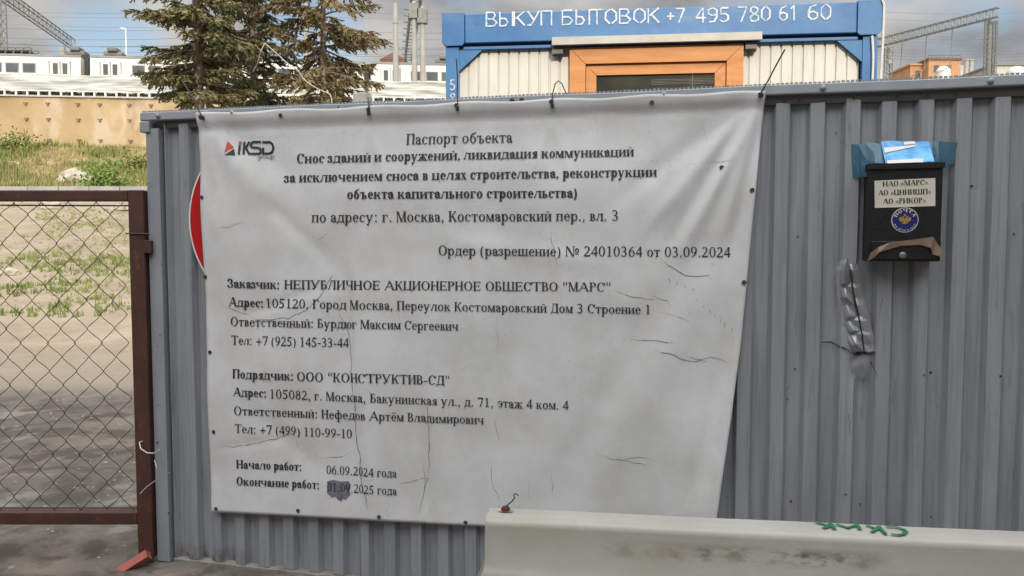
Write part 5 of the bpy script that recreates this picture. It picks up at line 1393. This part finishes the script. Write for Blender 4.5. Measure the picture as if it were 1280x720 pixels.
p = at(157, 36, 72); mb = MB(); mb.tube([(p.x, p.y, 12.3), (p.x, p.y, p.z)], .06, 6); mb.tube([(p.x, p.y, p.z), (p.x - .5, p.y, p.z + .05)], .06, 6)
tag(mb.build('lamp_post', m_white, None, base=(p.x, p.y, 12.3)), 'thin white lamp post beyond the train, left of the spruces', 'lamp post')
# right gantry
gt = thing('overhead_gantry', 'tall lattice railway gantry slanting up behind the fence at the right', 'gantry', (at(1237, 90, 87).x, 87, 12.4))
a = at(1247, 24, 86); c_ = at(1040, 78, 105); a.z = c_.z = 26.6
mb = MB(); truss(mb, a, c_, .98, 30); mb.build('beam', m_galv, gt)
p1 = at(1237, 90, 87); 
for s in (-1, 1):
    mb = MB(); q = p1 + Vector((s * .47, 0, 0)); lattice_mast(mb, q, 12.3, 26.5, .17, 26, .035); mb.build('mast', m_galv, gt)
mb = MB(); q = p1 + Vector((0, .1, 0)); mb.box(q.x - .2, q.y, 12.3, q.x + .2, q.y + .12, 26.5); mb.build('ladder', m_galv, gt)
p2 = at(1110, 90, 99); mb = MB(); lattice_mast(mb, p2, 12.3, 26.55, .35, 20); mb.build('mast', m_galv, gt)
mb = MB(); q = at(1113, 60, 98.5); mb.tube([q, q + Vector((0, 0, -2.0))], .28, 8); mb.build('counterweight', m_pole, gt)
mb = MB()
for px, D, l_ in ((1128, 97, 3.0), (1158, 94, 4.0), (1190, 91, 4.3)):
    q = at(px, 50, D); q.z = 26.6; mb.tube([q, q + Vector((-.15, 0, -l_))], .05, 4); mb.tube([q + Vector((-.15, 0, -l_)), q + Vector((-1.0, 0, -l_ - .5)), q + Vector((-1.8, 0, -l_ - .8)), q + Vector((-2.0, 0, -l_ - 1.3))], .05, 4)
mb.build('hanger', m_galv, gt)
# contact and feeder wires
WIR = [(10, 12, 88, .028), (15, 22, 92, .025), (30, 41, 80, .03), (43, 44, 84, .035), (51, 60, 96, .028), (49, 63, 75, .04), (63, 66, 78, .035), (24, 52, 90, .022), (57, 72, 88, .03)]
for i, (ya, yb, D, r) in enumerate(WIR):
    a = at(-80, ya, D - 6); c_ = at(1360, yb, D + 6)
    pts = []
    for k in range(25):
        q = k / 24; p = a.lerp(c_, q); p.z -= 1.1 * math.sin(math.pi * ((q * 4) % 1)) * .5; pts.append(p)
    mb = MB(); mb.tube(pts, r * .6, 4)
    tag(mb.build('overhead_wire', m_galv, None, base=a), 'thin dark overhead wire strung across the sky above the railway', 'wire', 'overhead wires above the railway')

# ------------------------------------------------------------------ far buildings
def house(name, label, px0, px1, py_top, D, depth, mt, roof, z0=12.3, wins=True):
    a = at(px0, py_top, D); c_ = at(px1, py_top, D)
    t = thing(name, label, 'building', ((a.x + c_.x) / 2, D + depth / 2, z0))
    mb = MB(); mb.box(a.x, D, z0 - .5, c_.x, D + depth, a.z); mb.build('wall', mt, t)
    mb = MB(); mb.box(a.x - .25, D - .25, a.z + .003, c_.x + .25, D + depth + .25, a.z + .35); rf = mb.build('roof', roof, t)
    if wins:
        x = a.x + 1.0
        while x < c_.x - 1.5:
            for zz in [a.z - 2.4 - 3.2 * k for k in range(max(1, int((a.z - z0) / 3.2)))]:
                mb = MB(); mb.box(x, D - .02, zz, x + 1.0, D + .1, zz + 1.4); mb.build('window', m_trainwin, t)
            x += 2.4
    return t, a, c_
t, a, c_ = house('brick_building', 'orange brick building with a railed flat roof beyond the right gantry', 1161, 1201, 75, 150, 14, m_brick, m_brown)
mb = MB()
for k in range(9): mb.tube([(a.x + k * (c_.x - a.x) / 8, 150.2, a.z + .35), (a.x + k * (c_.x - a.x) / 8, 150.2, a.z + .95)], .07, 4)
mb.tube([(a.x, 150.2, a.z + .95), (c_.x, 150.2, a.z + .95)], .07, 4); mb.build('railing', m_galv, t)
mb = MB(); mb.box(c_.x + .003, 150.5, 12, c_.x + .9, 152, a.z - .9); mb.build('stair_tower', m_conc, t)
house('brick_building', 'low orange brick annex left of the railed brick building', 1138, 1155, 82, 152, 8, m_brick, m_brick)
for px in (1208, 1214):
    p = at(px, 76, 140); mb = MB(); mb.tube([(p.x, p.y, 12), (p.x, p.y, p.z)], .42, 10); mb.tube([(p.x, p.y, p.z), (p.x, p.y, p.z + .2)], .5, 10)
    tag(mb.build('vent_stack', m_pole, None, base=(p.x, p.y, 12)), 'grey vent stack %s the railed brick building' % ('close against' if px == 1208 else 'second to the right of'), 'chimney', 'grey vent stacks by the brick building')
t, a, c_ = house('shed', 'low grey shed with a weathered roof at the photo\'s right edge', 1243, 1300, 82, 130, 10, m_conc, m_galv, wins=False)
for px, py, r, D, lb_ in ((1179, 90, 1.05, 120, 'white dome standing in front of the orange brick building'), (1270, 92, 1.25, 112, 'white dome in front of the grey shed at the right edge')):
    p = at(px, py, D); mb = MB(); mb.lathe([(r, -7.5), (r, 0)] + [(r * math.cos(R(q)), r * .85 * math.sin(R(q))) for q in range(10, 90, 12)] + [(.05, r * .86)], (p.x, p.y, p.z), 20, 'z')
    ob = mb.build('dome_tank', m_train, None, base=(p.x, p.y, p.z - 7.5)); sharp(ob, 40); tag(ob, lb_, 'tank', 'white domed tanks')
t, a, c_ = house('brown_house', 'brown boarded hut with a pitched roof showing above the train by the concrete pole', 478, 505, 79, 92, 6, m_brown, m_brown, wins=False)
mb = MB(); mb.prism([(a.x - .3, a.z + .36), (c_.x + .3, a.z + .36), ((a.x + c_.x) / 2, a.z + 1.2)], 91.7, 98.3); mb.build('gable_roof', m_brown, t)
